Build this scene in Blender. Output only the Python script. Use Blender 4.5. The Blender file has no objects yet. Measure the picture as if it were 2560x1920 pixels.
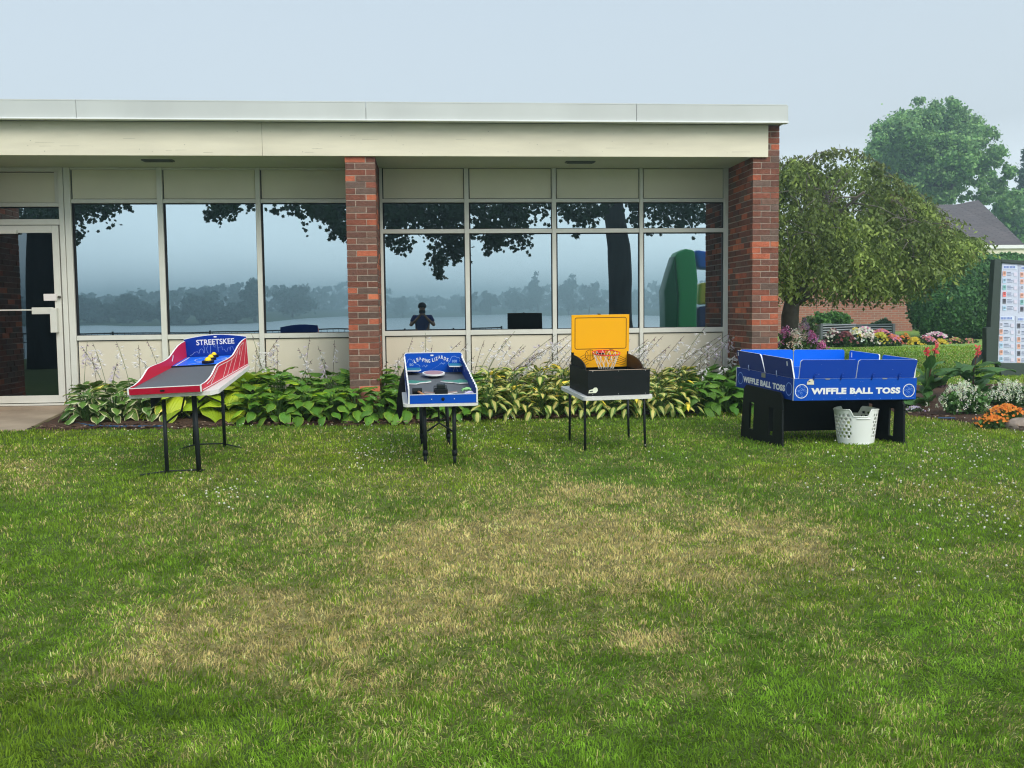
import bpy, bmesh, math, random
import numpy as np
from mathutils import Vector, Matrix
random.seed(7); RNG = np.random.default_rng(7)
sc = bpy.context.scene
COL = sc.collection
# ------------------------------------------------------------------ camera
H0 = 1.55; FL = 2538.79
CR = np.array([0.99611, -0.08738, -0.01065]); CF = None
def _axes(yaw, pitch, roll):
    cy, sy, cp, sp = math.cos(yaw), math.sin(yaw), math.cos(pitch), math.sin(pitch)
    f = np.array([sy*cp, cy*cp, sp]); r = np.array([cy, -sy, 0.]); u = np.cross(r, f)
    c, s = math.cos(roll), math.sin(roll)
    return c*r+s*u, -s*r+c*u, f
CR, CU, CF = _axes(0.0875418565, -0.0724564180, -0.0106737582)
cam = bpy.data.objects.new('camera', bpy.data.cameras.new('camera')); COL.objects.link(cam)
cam.data.sensor_width = 36; cam.data.lens = FL/2560*36; cam.data.clip_end = 4000; cam.data.clip_start = .02
M = Matrix.Identity(4)
for i in range(3):
    M[i][0] = CR[i]; M[i][1] = CU[i]; M[i][2] = -CF[i]
M[2][3] = H0
cam.matrix_world = M
sc.camera = cam
# ------------------------------------------------------------------ world, sun, exposure
SUN_EL, SUN_AZ = math.radians(40), math.radians(152)   # azimuth clockwise from +Y: behind the viewer, to the right
w = bpy.data.worlds.new('World'); sc.world = w; w.use_nodes = True
nt = w.node_tree; nt.nodes.clear()
out = nt.nodes.new('ShaderNodeOutputWorld'); bg = nt.nodes.new('ShaderNodeBackground')
sky = nt.nodes.new('ShaderNodeTexSky'); sky.sky_type = 'NISHITA'; sky.sun_disc = False
sky.sun_elevation = SUN_EL; sky.sun_rotation = SUN_AZ; sky.air_density = 1.0; sky.dust_density = 3.0
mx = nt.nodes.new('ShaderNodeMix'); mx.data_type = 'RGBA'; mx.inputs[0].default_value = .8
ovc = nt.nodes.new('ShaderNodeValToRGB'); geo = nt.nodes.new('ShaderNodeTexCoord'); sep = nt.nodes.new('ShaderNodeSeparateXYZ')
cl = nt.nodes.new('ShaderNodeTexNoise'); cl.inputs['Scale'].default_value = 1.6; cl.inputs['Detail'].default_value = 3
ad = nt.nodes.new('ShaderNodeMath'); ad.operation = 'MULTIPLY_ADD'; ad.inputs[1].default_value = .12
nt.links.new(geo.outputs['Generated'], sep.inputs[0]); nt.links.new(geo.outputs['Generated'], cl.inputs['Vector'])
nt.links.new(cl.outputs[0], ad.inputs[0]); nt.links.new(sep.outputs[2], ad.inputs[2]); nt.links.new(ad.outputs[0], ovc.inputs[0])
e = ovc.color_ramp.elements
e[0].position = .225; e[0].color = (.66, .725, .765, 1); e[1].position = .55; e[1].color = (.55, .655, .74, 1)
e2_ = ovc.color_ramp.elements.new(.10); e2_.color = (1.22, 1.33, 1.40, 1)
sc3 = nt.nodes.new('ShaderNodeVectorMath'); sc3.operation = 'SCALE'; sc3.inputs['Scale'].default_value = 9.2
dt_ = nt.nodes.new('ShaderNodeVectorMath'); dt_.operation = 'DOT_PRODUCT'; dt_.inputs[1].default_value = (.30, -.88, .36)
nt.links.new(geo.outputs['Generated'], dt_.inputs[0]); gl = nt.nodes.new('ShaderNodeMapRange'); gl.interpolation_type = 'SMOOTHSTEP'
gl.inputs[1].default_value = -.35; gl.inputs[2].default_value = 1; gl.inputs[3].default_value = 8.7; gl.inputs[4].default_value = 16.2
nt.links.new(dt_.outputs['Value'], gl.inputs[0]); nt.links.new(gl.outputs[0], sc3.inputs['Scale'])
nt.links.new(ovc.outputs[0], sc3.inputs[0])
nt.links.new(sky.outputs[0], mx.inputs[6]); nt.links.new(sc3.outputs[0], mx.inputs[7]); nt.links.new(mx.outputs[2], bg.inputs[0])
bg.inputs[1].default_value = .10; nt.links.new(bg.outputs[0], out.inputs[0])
sun = bpy.data.objects.new('sun', bpy.data.lights.new('sun', 'SUN')); COL.objects.link(sun)
sun.data.energy = 1.7; sun.data.angle = math.radians(32); sun.data.color = (1, .93, .81)
sd = Vector((math.sin(SUN_AZ)*math.cos(SUN_EL), math.cos(SUN_AZ)*math.cos(SUN_EL), math.sin(SUN_EL)))
sun.rotation_euler = sd.to_track_quat('Z', 'Y').to_euler()
vs = sc.view_settings; vs.view_transform = 'Standard'; vs.look = 'None'; vs.gamma = 1; vs.use_curve_mapping = False; vs.exposure = 0.5
sc.cycles.use_denoising = True; sc.cycles.filter_width = 1.15; sc.cycles.volume_bounces = 0; sc.cycles.max_bounces = 6; sc.cycles.diffuse_bounces = 3
sc.cycles.transparent_max_bounces = 8; sc.cycles.caustics_reflective = True; sc.cycles.caustics_refractive = False
# ------------------------------------------------------------------ measuring helpers
YW, YP = 12.31, 11.344           # glass plane and the front of the brick piers
def ray(px, py):
    return CF + CR*(px-1280)/FL - CU*(py-960)/FL
def at(px, py, Y):
    d = ray(px, py); d = d/d[1]*Y
    return Vector((d[0], Y, d[2]+H0))
def mir(px, py, Y):              # a point behind the camera whose mirror image in the glass lies along this ray
    p = at(px, py, 2*YW-Y); return Vector((p.x, Y, p.z))
GY = [-500, -40, -26, -16, -8, 0, 2, 4, 6, 7.5, 10.8, 11.3, 12.3, 14, 20, 30, 60, 200]
GZ = [-6, -5, -2.2, -.1, 0, .03, .10, .21, .30, .335, .34, .37, .42, .47, .60, .75, .9, 1.6]
def ground(x, y): return float(np.interp(y, GY, GZ))
def gray(px, py):                # where a view ray meets the ground
    d = ray(px, py); t = 2.0
    while t < 60:
        p = d*t
        if p[2]+H0 <= ground(p[0], p[1]): break
        t += .01
    return Vector((p[0], p[1], ground(p[0], p[1])))
def frame(X, Y, Z, yaw=0, tilt=0, roll=0):
    return Matrix.Translation((X, Y, Z)) @ Matrix.Rotation(yaw, 4, 'Z') @ Matrix.Rotation(tilt, 4, 'X') @ Matrix.Rotation(roll, 4, 'Y')
def toward(k, M):               # moves and shrinks a set-up along the sight lines so that its mirror image also fits
    c = Matrix.Translation((0, 0, H0)); return c @ Matrix.Scale(k, 4) @ c.inverted() @ M
def lin(c): return tuple(((v/255)/12.92 if v/255 <= .04045 else ((v/255+.055)/1.055)**2.4) for v in c)
# ------------------------------------------------------------------ materials
def mat(name, col, rough=.6, metal=0, var=0, scale=8, bump=0, bscale=40, attr=False, trans=0, spec=.22, stretch=None, coords='Object', col2=None):
    m = bpy.data.materials.new(name); m.use_nodes = True; t = m.node_tree; N = t.nodes; L = t.links
    b = N['Principled BSDF']; b.inputs['Roughness'].default_value = rough; b.inputs['Metallic'].default_value = metal
    b.inputs['Specular IOR Level'].default_value = spec
    c4 = (*col, 1); b.inputs['Base Color'].default_value = c4
    tc = N.new('ShaderNodeTexCoord'); mp = N.new('ShaderNodeMapping'); L.new(tc.outputs[coords], mp.inputs[0])
    if stretch: mp.inputs['Scale'].default_value = stretch
    src = None
    if attr:
        a = N.new('ShaderNodeAttribute'); a.attribute_name = 'Col'; src = a.outputs['Color']
    if var or col2:
        n = N.new('ShaderNodeTexNoise'); n.inputs['Scale'].default_value = scale; n.inputs['Detail'].default_value = 5
        L.new(mp.outputs[0], n.inputs['Vector'])
        if col2:
            r = N.new('ShaderNodeMapRange'); r.inputs[1].default_value = .35; r.inputs[2].default_value = .65; L.new(n.outputs[0], r.inputs[0])
            q = N.new('ShaderNodeMix'); q.data_type = 'RGBA'; L.new(r.outputs[0], q.inputs[0]); q.inputs[6].default_value = c4; q.inputs[7].default_value = (*col2, 1)
            src = q.outputs[2]
        else:
            r = N.new('ShaderNodeMapRange'); r.inputs[1].default_value = .25; r.inputs[2].default_value = .75
            r.inputs[3].default_value = 1-var; r.inputs[4].default_value = 1+var; L.new(n.outputs[0], r.inputs[0])
            v = N.new('ShaderNodeVectorMath'); v.operation = 'SCALE'; L.new(r.outputs[0], v.inputs['Scale'])
            if src: L.new(src, v.inputs[0])
            else: v.inputs[0].default_value = col
            src = v.outputs[0]
    if src: L.new(src, b.inputs['Base Color'])
    if bump:
        n2 = N.new('ShaderNodeTexNoise'); n2.inputs['Scale'].default_value = bscale; n2.inputs['Detail'].default_value = 4
        L.new(mp.outputs[0], n2.inputs['Vector'])
        bp = N.new('ShaderNodeBump'); bp.inputs['Strength'].default_value = bump; bp.inputs['Distance'].default_value = .01
        L.new(n2.outputs[0], bp.inputs['Height']); L.new(bp.outputs[0], b.inputs['Normal'])
    if trans:
        tr = N.new('ShaderNodeBsdfTranslucent'); ms = N.new('ShaderNodeMixShader'); ms.inputs[0].default_value = trans
        if src:
            L.new(src, tr.inputs[0])
        else: tr.inputs[0].default_value = c4
        L.new(b.outputs[0], ms.inputs[1]); L.new(tr.outputs[0], ms.inputs[2]); L.new(ms.outputs[0], N['Material Output'].inputs[0])
    return m
# ------------------------------------------------------------------ object helpers
def tag(o, label=None, cat=None, group=None, kind=None):
    if label: o['label'] = label
    if cat: o['category'] = cat
    if group: o['group'] = group
    if kind: o['kind'] = kind
    return o
def empty(name, loc, label, cat, group=None):
    o = bpy.data.objects.new(name, None); o.empty_display_size = .1; COL.objects.link(o); o.location = loc
    return tag(o, label, cat, group)
def root_of(o):
    while o.parent: o = o.parent
    return o
class MB:
    def __init__(s, M=None):
        s.v = []; s.f = []; s.mi = []; s.c = []; s.uv = []; s.M = M or Matrix.Identity(4); s.m = 0; s.col = (1, 1, 1)
    def add(s, vs, fs, m=None, col=None):
        o = len(s.v); s.v += [tuple(s.M @ Vector(p)) for p in vs]
        s.f += [tuple(i+o for i in f) for f in fs]; s.mi += [s.m if m is None else m]*len(fs)
        s.c += [col or s.col]*len(vs)
        return s
    def box(s, x0, x1, y0, y1, z0, z1, m=None, col=None):
        return s.add([(x0,y0,z0),(x1,y0,z0),(x1,y1,z0),(x0,y1,z0),(x0,y0,z1),(x1,y0,z1),(x1,y1,z1),(x0,y1,z1)],
                     [(0,3,2,1),(4,5,6,7),(0,1,5,4),(1,2,6,5),(2,3,7,6),(3,0,4,7)], m, col)
    def tube(s, pts, r, n=8, m=None, caps=True, col=None):
        pts = [Vector(p) for p in pts]; k = len(pts)
        rs = r if isinstance(r, (list, tuple)) else [r]*k
        vs = []; up = None
        for i, p in enumerate(pts):
            t = (pts[min(i+1, k-1)]-pts[max(i-1, 0)]); t = t.normalized() if t.length > 1e-9 else Vector((0, 0, 1))
            if up is None: up = t.orthogonal().normalized()
            up = (up-t*up.dot(t)); up = up.normalized() if up.length > 1e-6 else t.orthogonal().normalized()
            sd_ = t.cross(up)
            for j in range(n):
                a = 2*math.pi*j/n; vs.append(p+(up*math.cos(a)+sd_*math.sin(a))*rs[i])
        fs = [(i*n+j, i*n+(j+1) % n, (i+1)*n+(j+1) % n, (i+1)*n+j) for i in range(k-1) for j in range(n)]
        if caps: fs += [tuple(range(n-1, -1, -1)), tuple((k-1)*n+j for j in range(n))]
        return s.add(vs, fs, m, col)
    def prism(s, poly, fn, a0, a1, m=None, rim=None):   # poly: 2D outline; fn(u, v, w) -> 3D point
        n = len(poly)
        vs = [fn(u, v, a0) for u, v in poly]+[fn(u, v, a1) for u, v in poly]
        s.add(vs, [tuple(range(n)), tuple(range(2*n-1, n-1, -1))], m)
        s.add(vs, [(i, i+n, (i+1) % n+n, (i+1) % n) for i in range(n)], m if rim is None else rim)
        return s
    def strip(s, pts, wd, fn, m=None, closed=False):     # flat painted or routed line lying on a face
        P = [Vector(p) for p in pts]; n = len(P); vs = []
        for i, p in enumerate(P):
            a = P[(i-1) % n] if (closed or i > 0) else P[i]; b = P[(i+1) % n] if (closed or i < n-1) else P[i]
            t = (b-a).normalized(); nn = Vector((-t.y, t.x))*wd/2
            vs += [fn(*(p+nn)), fn(*(p-nn))]
        k = n if closed else n-1
        return s.add(vs, [(2*i, 2*i+1, (2*((i+1) % n))+1, 2*((i+1) % n)) for i in range(k)], m)
    def sphere(s, c, r, nu=12, nv=8, sc_=(1, 1, 1), m=None, col=None, top=math.pi):
        vs = []; c = Vector(c)
        for i in range(nv+1):
            th = top*i/nv
            for j in range(nu):
                a = 2*math.pi*j/nu
                vs.append(c+Vector((math.sin(th)*math.cos(a)*r*sc_[0], math.sin(th)*math.sin(a)*r*sc_[1], math.cos(th)*r*sc_[2])))
        return s.add(vs, [(i*nu+j, (i+1)*nu+j, (i+1)*nu+(j+1) % nu, i*nu+(j+1) % nu) for i in range(nv) for j in range(nu)], m, col)
    def build(s, name, mats, parent=None, smooth=False, bevel=0, label=None, seg=2, uv=None):
        me = bpy.data.meshes.new(name)
        off = Vector((0, 0, 0)) if parent is None else root_of(parent).location
        V = np.array(s.v, dtype=np.float64).reshape(-1, 3)-np.array(off)
        me.from_pydata(V.tolist(), [], s.f)
        if not isinstance(mats, (list, tuple)): mats = [mats]
        for m in mats: me.materials.append(m)
        me.polygons.foreach_set('material_index', s.mi)
        if smooth: me.polygons.foreach_set('use_smooth', [True]*len(s.f))
        ca = me.color_attributes.new('Col', 'FLOAT_COLOR', 'POINT')
        ca.data.foreach_set('color', np.c_[np.array(s.c, dtype=np.float32), np.ones(len(s.c), dtype=np.float32)].ravel())
        if s.uv:
            ul = me.uv_layers.new(name='UVMap'); li = np.zeros(len(me.loops), dtype=np.int32); me.loops.foreach_get('vertex_index', li)
            ul.data.foreach_set('uv', np.array(s.uv, dtype=np.float32)[li].ravel())
        me.update(); o = bpy.data.objects.new(name, me); COL.objects.link(o)
        if parent: o.parent = parent
        if label: o['label'] = label
        if bevel:
            b = o.modifiers.new('bevel', 'BEVEL'); b.width = bevel; b.segments = seg; b.limit_method = 'ANGLE'; b.harden_normals = False
        return o
def thing(name, mb, mats, loc, label, cat, group=None, **k):      # a single-mesh thing with its origin at its base
    loc = Vector(loc); mb.v = [tuple(Vector(p)-loc) for p in mb.v]
    o = mb.build(name, mats, None, **k); o.location = loc
    return tag(o, label, cat, group)
def np_mesh(name, V, F, m, parent=None, cols=None, loc=None, smooth=False, matidx=None):   # V (n,3), F (k,3|4)
    me = bpy.data.meshes.new(name); V = np.asarray(V, dtype=np.float32); F = np.asarray(F, dtype=np.int32)
    off = np.array(root_of(parent).location if parent else (loc if loc is not None else (0, 0, 0)), dtype=np.float32)
    me.vertices.add(len(V)); me.vertices.foreach_set('co', (V-off).ravel())
    k = F.shape[1]; me.loops.add(F.size); me.loops.foreach_set('vertex_index', F.ravel())
    me.polygons.add(len(F)); me.polygons.foreach_set('loop_start', np.arange(0, F.size, k, dtype=np.int32))
    try: me.polygons.foreach_set('loop_total', np.full(len(F), k, dtype=np.int32))
    except Exception: pass
    for q in (m if isinstance(m, (list, tuple)) else [m]): me.materials.append(q)
    if matidx is not None: me.polygons.foreach_set('material_index', matidx)
    if smooth: me.polygons.foreach_set('use_smooth', np.ones(len(F), dtype=bool))
    if cols is not None:
        ca = me.color_attributes.new('Col', 'FLOAT_COLOR', 'POINT')
        ca.data.foreach_set('color', np.c_[np.asarray(cols, dtype=np.float32), np.ones(len(V), dtype=np.float32)].ravel())
    me.update(calc_edges=True); me.validate()
    o = bpy.data.objects.new(name, me); COL.objects.link(o)
    if parent: o.parent = parent
    elif loc is not None: o.location = loc
    return o
def text(name, s, M, wd, ht, m, parent, bold=0, sp=1.0, thick=.0012):   # letters lying in the x-y plane of M, origin at bottom left, fitted to wd x ht
    c = bpy.data.curves.new(name, 'FONT'); c.body = s; c.size = 1; c.offset = bold; c.space_character = sp; c.resolution_u = 3; c.extrude = .001
    o = bpy.data.objects.new(name, c); COL.objects.link(o)
    bpy.context.view_layer.update()
    me = bpy.data.meshes.new_from_object(o.evaluated_get(bpy.context.evaluated_depsgraph_get()))
    bpy.data.objects.remove(o); bpy.data.curves.remove(c)
    V = np.array([v.co[:] for v in me.vertices]); lo, hi = V.min(0), V.max(0)
    off = root_of(parent).location
    for v in me.vertices:
        p = Vector(((v.co.x-lo[0])/(hi[0]-lo[0])*wd, (v.co.y-lo[1])/(hi[1]-lo[1])*ht, 0 if v.co.z < 0 else thick))
        v.co = M @ p - off
    me.materials.clear(); me.materials.append(m); me.update()
    o = bpy.data.objects.new(name, me); COL.objects.link(o); o.parent = parent
    return o
def vnoise(x, y, s, seed=0):      # smooth value noise, vectorised
    x = np.asarray(x)/s; y = np.asarray(y)/s; xi = np.floor(x).astype(np.int64); yi = np.floor(y).astype(np.int64)
    fx = x-xi; fy = y-yi; fx = fx*fx*(3-2*fx); fy = fy*fy*(3-2*fy)
    def h(a, b):
        n = (a*374761393+b*668265263+seed*974634777) & 0x7fffffff
        n = ((n ^ (n >> 13))*1274126177) & 0x7fffffff
        return ((n ^ (n >> 16)) & 0xffff)/65535.
    return (h(xi, yi)*(1-fx)+h(xi+1, yi)*fx)*(1-fy)+(h(xi, yi+1)*(1-fx)+h(xi+1, yi+1)*fx)*fy
#%%MATS
white = mat('white_edge', (.80, .80, .79), .45)
cream = mat('cream_paint', (.74, .685, .54), .6, var=.09, scale=1.6, bump=.12, bscale=30, stretch=(1, 1, 6))
panelm = mat('cream_panel', (.68, .62, .50), .65, var=.07, scale=1.8, stretch=(1, 1, .4))
spandm = mat('spandrel_panel', (.70, .66, .52), .7, var=.05, scale=2)
coping = mat('coping_metal', (.54, .56, .54), .45, metal=0, var=.10, scale=1.2, stretch=(1, 1, .3))
alum = mat('window_aluminium', (.66, .65, .59), .42, var=.05, scale=6)
gasket = mat('black_gasket', (.01, .01, .012), .6)
mortar = mat('mortar', (.48, .39, .32), .9, bump=.5, bscale=120)
brickm = mat('brick', (.2, .07, .05), .85, attr=True, var=.22, scale=22, bump=.6, bscale=90)
soffm = mat('soffit_paint', (.56, .57, .48), .7, var=.05, scale=2)
concrete = mat('concrete', (.34, .27, .20), .9, var=.22, scale=3, bump=.4, bscale=60)
blackp = mat('black_plastic', (.006, .009, .010), .6, spec=.22, bump=.15, bscale=150)
legm = mat('grey_metal', (.018, .023, .025), .45, metal=.2)
tabw = mat('white_table_plastic', (.70, .69, .66), .5, var=.05, scale=12, bump=.2, bscale=200)
redp = mat('red_board', lin((212, 30, 62)), .5, spec=.4)
bluep = mat('blue_board', lin((0, 76, 180)), .5, spec=.2)
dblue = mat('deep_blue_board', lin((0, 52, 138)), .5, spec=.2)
yelp = mat('yellow_board', lin((248, 176, 16)), .5)
greyd = mat('grey_deck', (.115, .125, .14), .6, bump=.1, bscale=200)
brown = mat('dark_brown_paint', (.10, .025, .01), .6)
orange = mat('orange_hoop', lin((225, 70, 55)), .4)
ballm = mat('yellow_ball', lin((250, 215, 40)), .4)
netm = mat('net_cord', (.8, .78, .72), .8)
basketm = mat('basket_plastic', (.82, .84, .81), .45)
steel = mat('steel', (.5, .5, .5), .3, metal=1)
# mirror-like tinted window glass with very slight waviness
glass = bpy.data.materials.new('reflective_glass'); glass.use_nodes = True
gb = glass.node_tree.nodes['Principled BSDF']; gb.inputs['Metallic'].default_value = 1; gb.inputs['Roughness'].default_value = 0.0
gb.inputs['Base Color'].default_value = (.37, .445, .48, 1)
gn = glass.node_tree.nodes.new('ShaderNodeTexNoise'); gn.inputs['Scale'].default_value = .9; gn.inputs['Detail'].default_value = 1
gt = glass.node_tree.nodes.new('ShaderNodeTexCoord'); gbp = glass.node_tree.nodes.new('ShaderNodeBump'); gbp.inputs['Strength'].default_value = .03; gbp.inputs['Distance'].default_value = .05
glass.node_tree.links.new(gt.outputs['Object'], gn.inputs['Vector']); glass.node_tree.links.new(gn.outputs[0], gbp.inputs['Height']); glass.node_tree.links.new(gbp.outputs[0], gb.inputs['Normal'])
glass2 = glass.copy(); glass2.name = 'door_glass'; glass2.node_tree.nodes['Principled BSDF'].inputs['Base Color'].default_value = (.10, .125, .14, 1)
def leafmat(name, trans=.3, rough=.5, var=.0, spec=.25):
    return mat(name, (.1, .2, .05), rough, attr=True, trans=trans, spec=spec, var=var, scale=30)
leafm = leafmat('foliage'); barkm = mat('bark', (.09, .075, .06), .95, var=.3, scale=6, bump=1, bscale=20, stretch=(1, 1, .25))
petalm = leafmat('petals', .25, .6)
#%%GROUND
# ================================================================== ground
DRY = [(980,1290,560,150,.38),(420,1420,330,110,.3),(1500,1180,420,80,.3),(800,1130,500,60,.22),(1300,1070,170,22,.5),(1000,1200,190,42,.85),(1330,1165,260,50,.95),(1650,1130,130,35,.6),(620,1385,230,60,.7),(350,1440,150,35,.5),
       (900,1330,180,50,.6),(1250,1240,140,40,.6),(60,1030,80,30,.55),(1400,1390,100,30,.45),(800,1480,200,30,.45),(1750,1190,80,25,.45),
       (1080,1290,90,25,.5),(560,1290,120,20,.45),(930,1100,60,14,.5),(1550,1230,120,40,.4),(1480,1480,140,30,.35),(250,1600,140,30,.3),(1900,1430,120,30,.3)]
def project(P):
    Q = np.asarray(P)-np.array([0, 0, H0]); d = Q@CF; d = np.where(d > .3, d, 1e9)
    return 1280+Q@CR/d*FL, 960-Q@CU/d*FL
def dryness(x, y, z):
    px, py = project(np.stack([x, y, z], -1)); px = px/1.15732; py = py/1.15732
    d = np.zeros_like(px)
    for cx, cy, rx, ry, s in DRY: d += s*np.exp(-((px-cx)/rx)**2-((py-cy)/ry)**2)
    n = vnoise(x, y, .5, 3)*.4+vnoise(x, y, .16, 4)*.35+vnoise(x, y, .06, 6)*.35; n = np.clip((n-.5)*1.6+.5, 0, 1.2)
    return np.clip(d*(.15+1.35*n)+np.clip(vnoise(x, y, .8, 5)-.5, 0, 1)*.4+(vnoise(x, y, .25, 12)-.45)*.3+(vnoise(x, y, .05, 13)-.5)*.3+.05, 0, .82)
YELLOW_GREEN = [(700, 1610, 420, 70, .9), (1900, 1520, 300, 130, .8), (1200, 1640, 300, 60, .8), (2100, 1350, 200, 90, .5), (150, 1350, 200, 100, .35), (1300, 1500, 300, 60, .4), (1800, 950, 300, 25, .6), (1000, 960, 500, 18, .5)]  # patches where the blade colour is lifted toward yellow-green
def grass_col(x, y, z, n):
    d = dryness(x, y, z); r = RNG.random(n)
    g1 = np.array([.245, .385, .035]); g2 = np.array([.145, .275, .030]); g3 = np.array([.31, .40, .03]); s1 = np.array([.82, .68, .30]); s2 = np.array([.52, .40, .15])
    big = (vnoise(x, y, 1.3, 9)*.6+vnoise(x, y, .35, 8)*.4)[:, None]; c = g2*(1-big)+g1*big
    yy = np.clip((vnoise(x, y, .9, 21)-.5)*3, 0, 1)[:, None]*.6; c = c*(1-yy)+g3*yy
    st = (r < d*.95)[:, None]; mix_ = (RNG.random(n)*.7)[:, None]; c = np.where(st, s1*(1-mix_)+s2*mix_, c); pk = (.70+.62*vnoise(x, y, .045, 61)*(.6+.8*vnoise(x, y, .13, 62)))[:, None]; c = c*pk
    bx, by = project(np.stack([x, y, z], -1)); lu = np.zeros_like(bx)
    for cx, cy, rx, ry, q_ in YELLOW_GREEN: lu += q_*np.exp(-((bx/1.15732-cx)/rx)**2-((by/1.15732-cy)/ry)**2)
    lu = np.clip(lu*(.4+1.0*vnoise(x, y, .3, 77)), 0, 1)[:, None]; c = c*(1-lu)+(c*1.15+np.array([.07, .12, .012]))*lu
    return np.clip(c*(.65+.7*RNG.random(n))[:, None], 0, 1)
xs = np.concatenate([np.linspace(-400, -30, 12), np.linspace(-26, -8, 12), np.linspace(-7, 9, 170), np.linspace(10, 30, 14), np.linspace(40, 400, 12)])
ys = np.concatenate([np.linspace(-60, -2, 40), np.linspace(-1.5, 13, 150), np.linspace(13.5, 32, 24), np.linspace(36, 140, 12)])
X, Y = np.meshgrid(xs, ys); Z = np.interp(Y, GY, GZ)+(vnoise(X, Y, .7, 1)-.5)*.02*((np.abs(X) < 8) & (Y > 0) & (Y < 12))
V = np.stack([X.ravel(), Y.ravel(), Z.ravel()], 1); nx = len(xs)
I = np.arange(len(ys)-1)[:, None]*nx+np.arange(nx-1)[None]; F = np.stack([I, I+1, I+nx+1, I+nx], -1).reshape(-1, 4)
dd = dryness(V[:, 0], V[:, 1], V[:, 2])[:, None]
farl = np.clip((V[:, 1:2]-12)/3, 0, 1)
gc = (np.array([.07, .11, .018])*(1-dd)+np.array([.26, .21, .09])*dd)*(1-farl)+np.array([.20, .32, .075])*farl
lawnm = mat('lawn_soil', (.05, .1, .02), .95, attr=True, var=.45, scale=9, bump=1, bscale=60)
lawn = tag(np_mesh('lawn', V, F, lawnm, cols=gc, smooth=True), kind='structure')
def gh(x, y): return np.interp(y, GY, GZ)+(vnoise(x, y, .7, 1)-.5)*.02*((np.abs(x) < 8) & (y > 0) & (y < 12))
def mk_blades(n, y0, y1, ext, hmul=1., wmul=1.):
    u = RNG.random(n); y = y0*(y1/y0)**u; lo = -.44*y-ext; hi = .66*y+ext; x = lo+(hi-lo)*RNG.random(n)
    return x, y
_bf = [gray(*q) for q in ((150, 1078), (250, 1074), (430, 1076), (600, 1066), (880, 1064), (1000, 1061), (1180, 1050), (1400, 1048), (1600, 1040), (1840, 1028))]
def bed_front(x): return np.interp(x, [p.x for p in _bf], [p.y for p in _bf])+.02*np.sin(np.asarray(x)*9)
_rf = [gray(*q) for q in ((2200, 1020), (2240, 1030), (2262, 1040), (2330, 1047), (2399, 1055), (2491, 1071), (2560, 1080))]
def right_bed_front(x): return np.interp(x, [4.1]+[p.x for p in _rf]+[8], [12.6]+[p.y for p in _rf]+[9.9])+.02*np.sin(np.asarray(x)*8)
def right_bed_back(x): return np.interp(x, [4.1, 5.2, 5.5, 6.2, 10], [12.65, 12.9, 13.2, 13.4, 13.4])
xa, ya = mk_blades(520000, 2.7, 22, .8)
keep = ((xa > 3.9) | (ya < bed_front(xa)+.02)) & ~((xa < -4.02) & (ya > 10.93)) & ~((xa > 4.1) & (ya > right_bed_front(xa)) & (ya < right_bed_back(xa))) & ~((ya > 11.3) & (xa < 4.1))
xa, ya = xa[keep], ya[keep]; n = len(xa); za = gh(xa, ya)
ang = vnoise(xa, ya, .12, 30)*9+RNG.normal(0, 1.0, n); lean = np.clip(.45+.5*vnoise(xa, ya, .2, 31)+RNG.normal(0, .3, n), 0, 1.45)
hh = (.016+.017*RNG.random(n)+.014*np.clip(vnoise(xa, ya, .35, 33)-.4, 0, 1))*(.78+.035*ya)
wd = (.0011+.00030*ya)*(.7+.6*RNG.random(n))
lx, ly = np.cos(ang), np.sin(ang); tw = ang+math.pi/2+RNG.normal(0, .5, n); wx, wy = np.cos(tw)*wd, np.sin(tw)*wd
base = np.stack([xa, ya, za-.004], 1); wv = np.stack([wx, wy, 0*wx], 1)
mid = base+np.stack([lx*hh*.35*np.sin(lean), ly*hh*.35*np.sin(lean), hh*.6*np.cos(lean*.6)], 1)
tip = base+np.stack([lx*hh*np.sin(lean)*1.1, ly*hh*np.sin(lean)*1.1, hh*np.cos(lean)], 1)
Vb = np.stack([base-wv, base+wv, mid+wv*.8, mid-wv*.8, tip], 1).reshape(-1, 3)
k = np.arange(n)*5; Fb = np.concatenate([np.stack([k, k+1, k+2], 1), np.stack([k, k+2, k+3], 1), np.stack([k+3, k+2, k+4], 1)])
cb = grass_col(xa, ya, za, n); cb = np.repeat(cb, 5, 0)
grassm = leafmat('grass_blades', .45, .7, spec=.08)
tag(np_mesh('grass', Vb, Fb, grassm, cols=cb), 'short mown lawn grass with dry straw patches', 'grass', kind='stuff')
# clover heads
cz = [(560,1235,90,60,30),(300,1130,200,60,30),(930,1140,90,45,70),(1150,1080,120,45,60),(1300,1100,150,40,30),(2440,1130,170,90,110),(2300,1200,200,80,60),(2480,1300,120,60,50),(560,1080,150,25,25),(2100,1180,150,60,30),(2350,1420,220,90,25),(780,1075,200,20,20),(1560,1120,150,40,14)]
mb = MB()
for cx, cy, rx, ry, nn in cz:
    for _ in range(nn):
        p = gray(cx+random.gauss(0, rx*.6), cy+random.gauss(0, ry*.6))
        if p.y > bed_front(p.x)-.05 and p.x < 4.1: continue
        r = random.uniform(.005, .0085)
        mb.sphere(p+Vector((0, 0, random.uniform(.03, .05))), r, 6, 4, (1, 1, .8), col=(.75, .73, .62) if random.random() < .8 else (.6, .5, .35))
tag(mb.build('clover_flowers', petalm), 'tiny white clover flowers dotted over the lawn', 'clover', kind='stuff')
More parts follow.
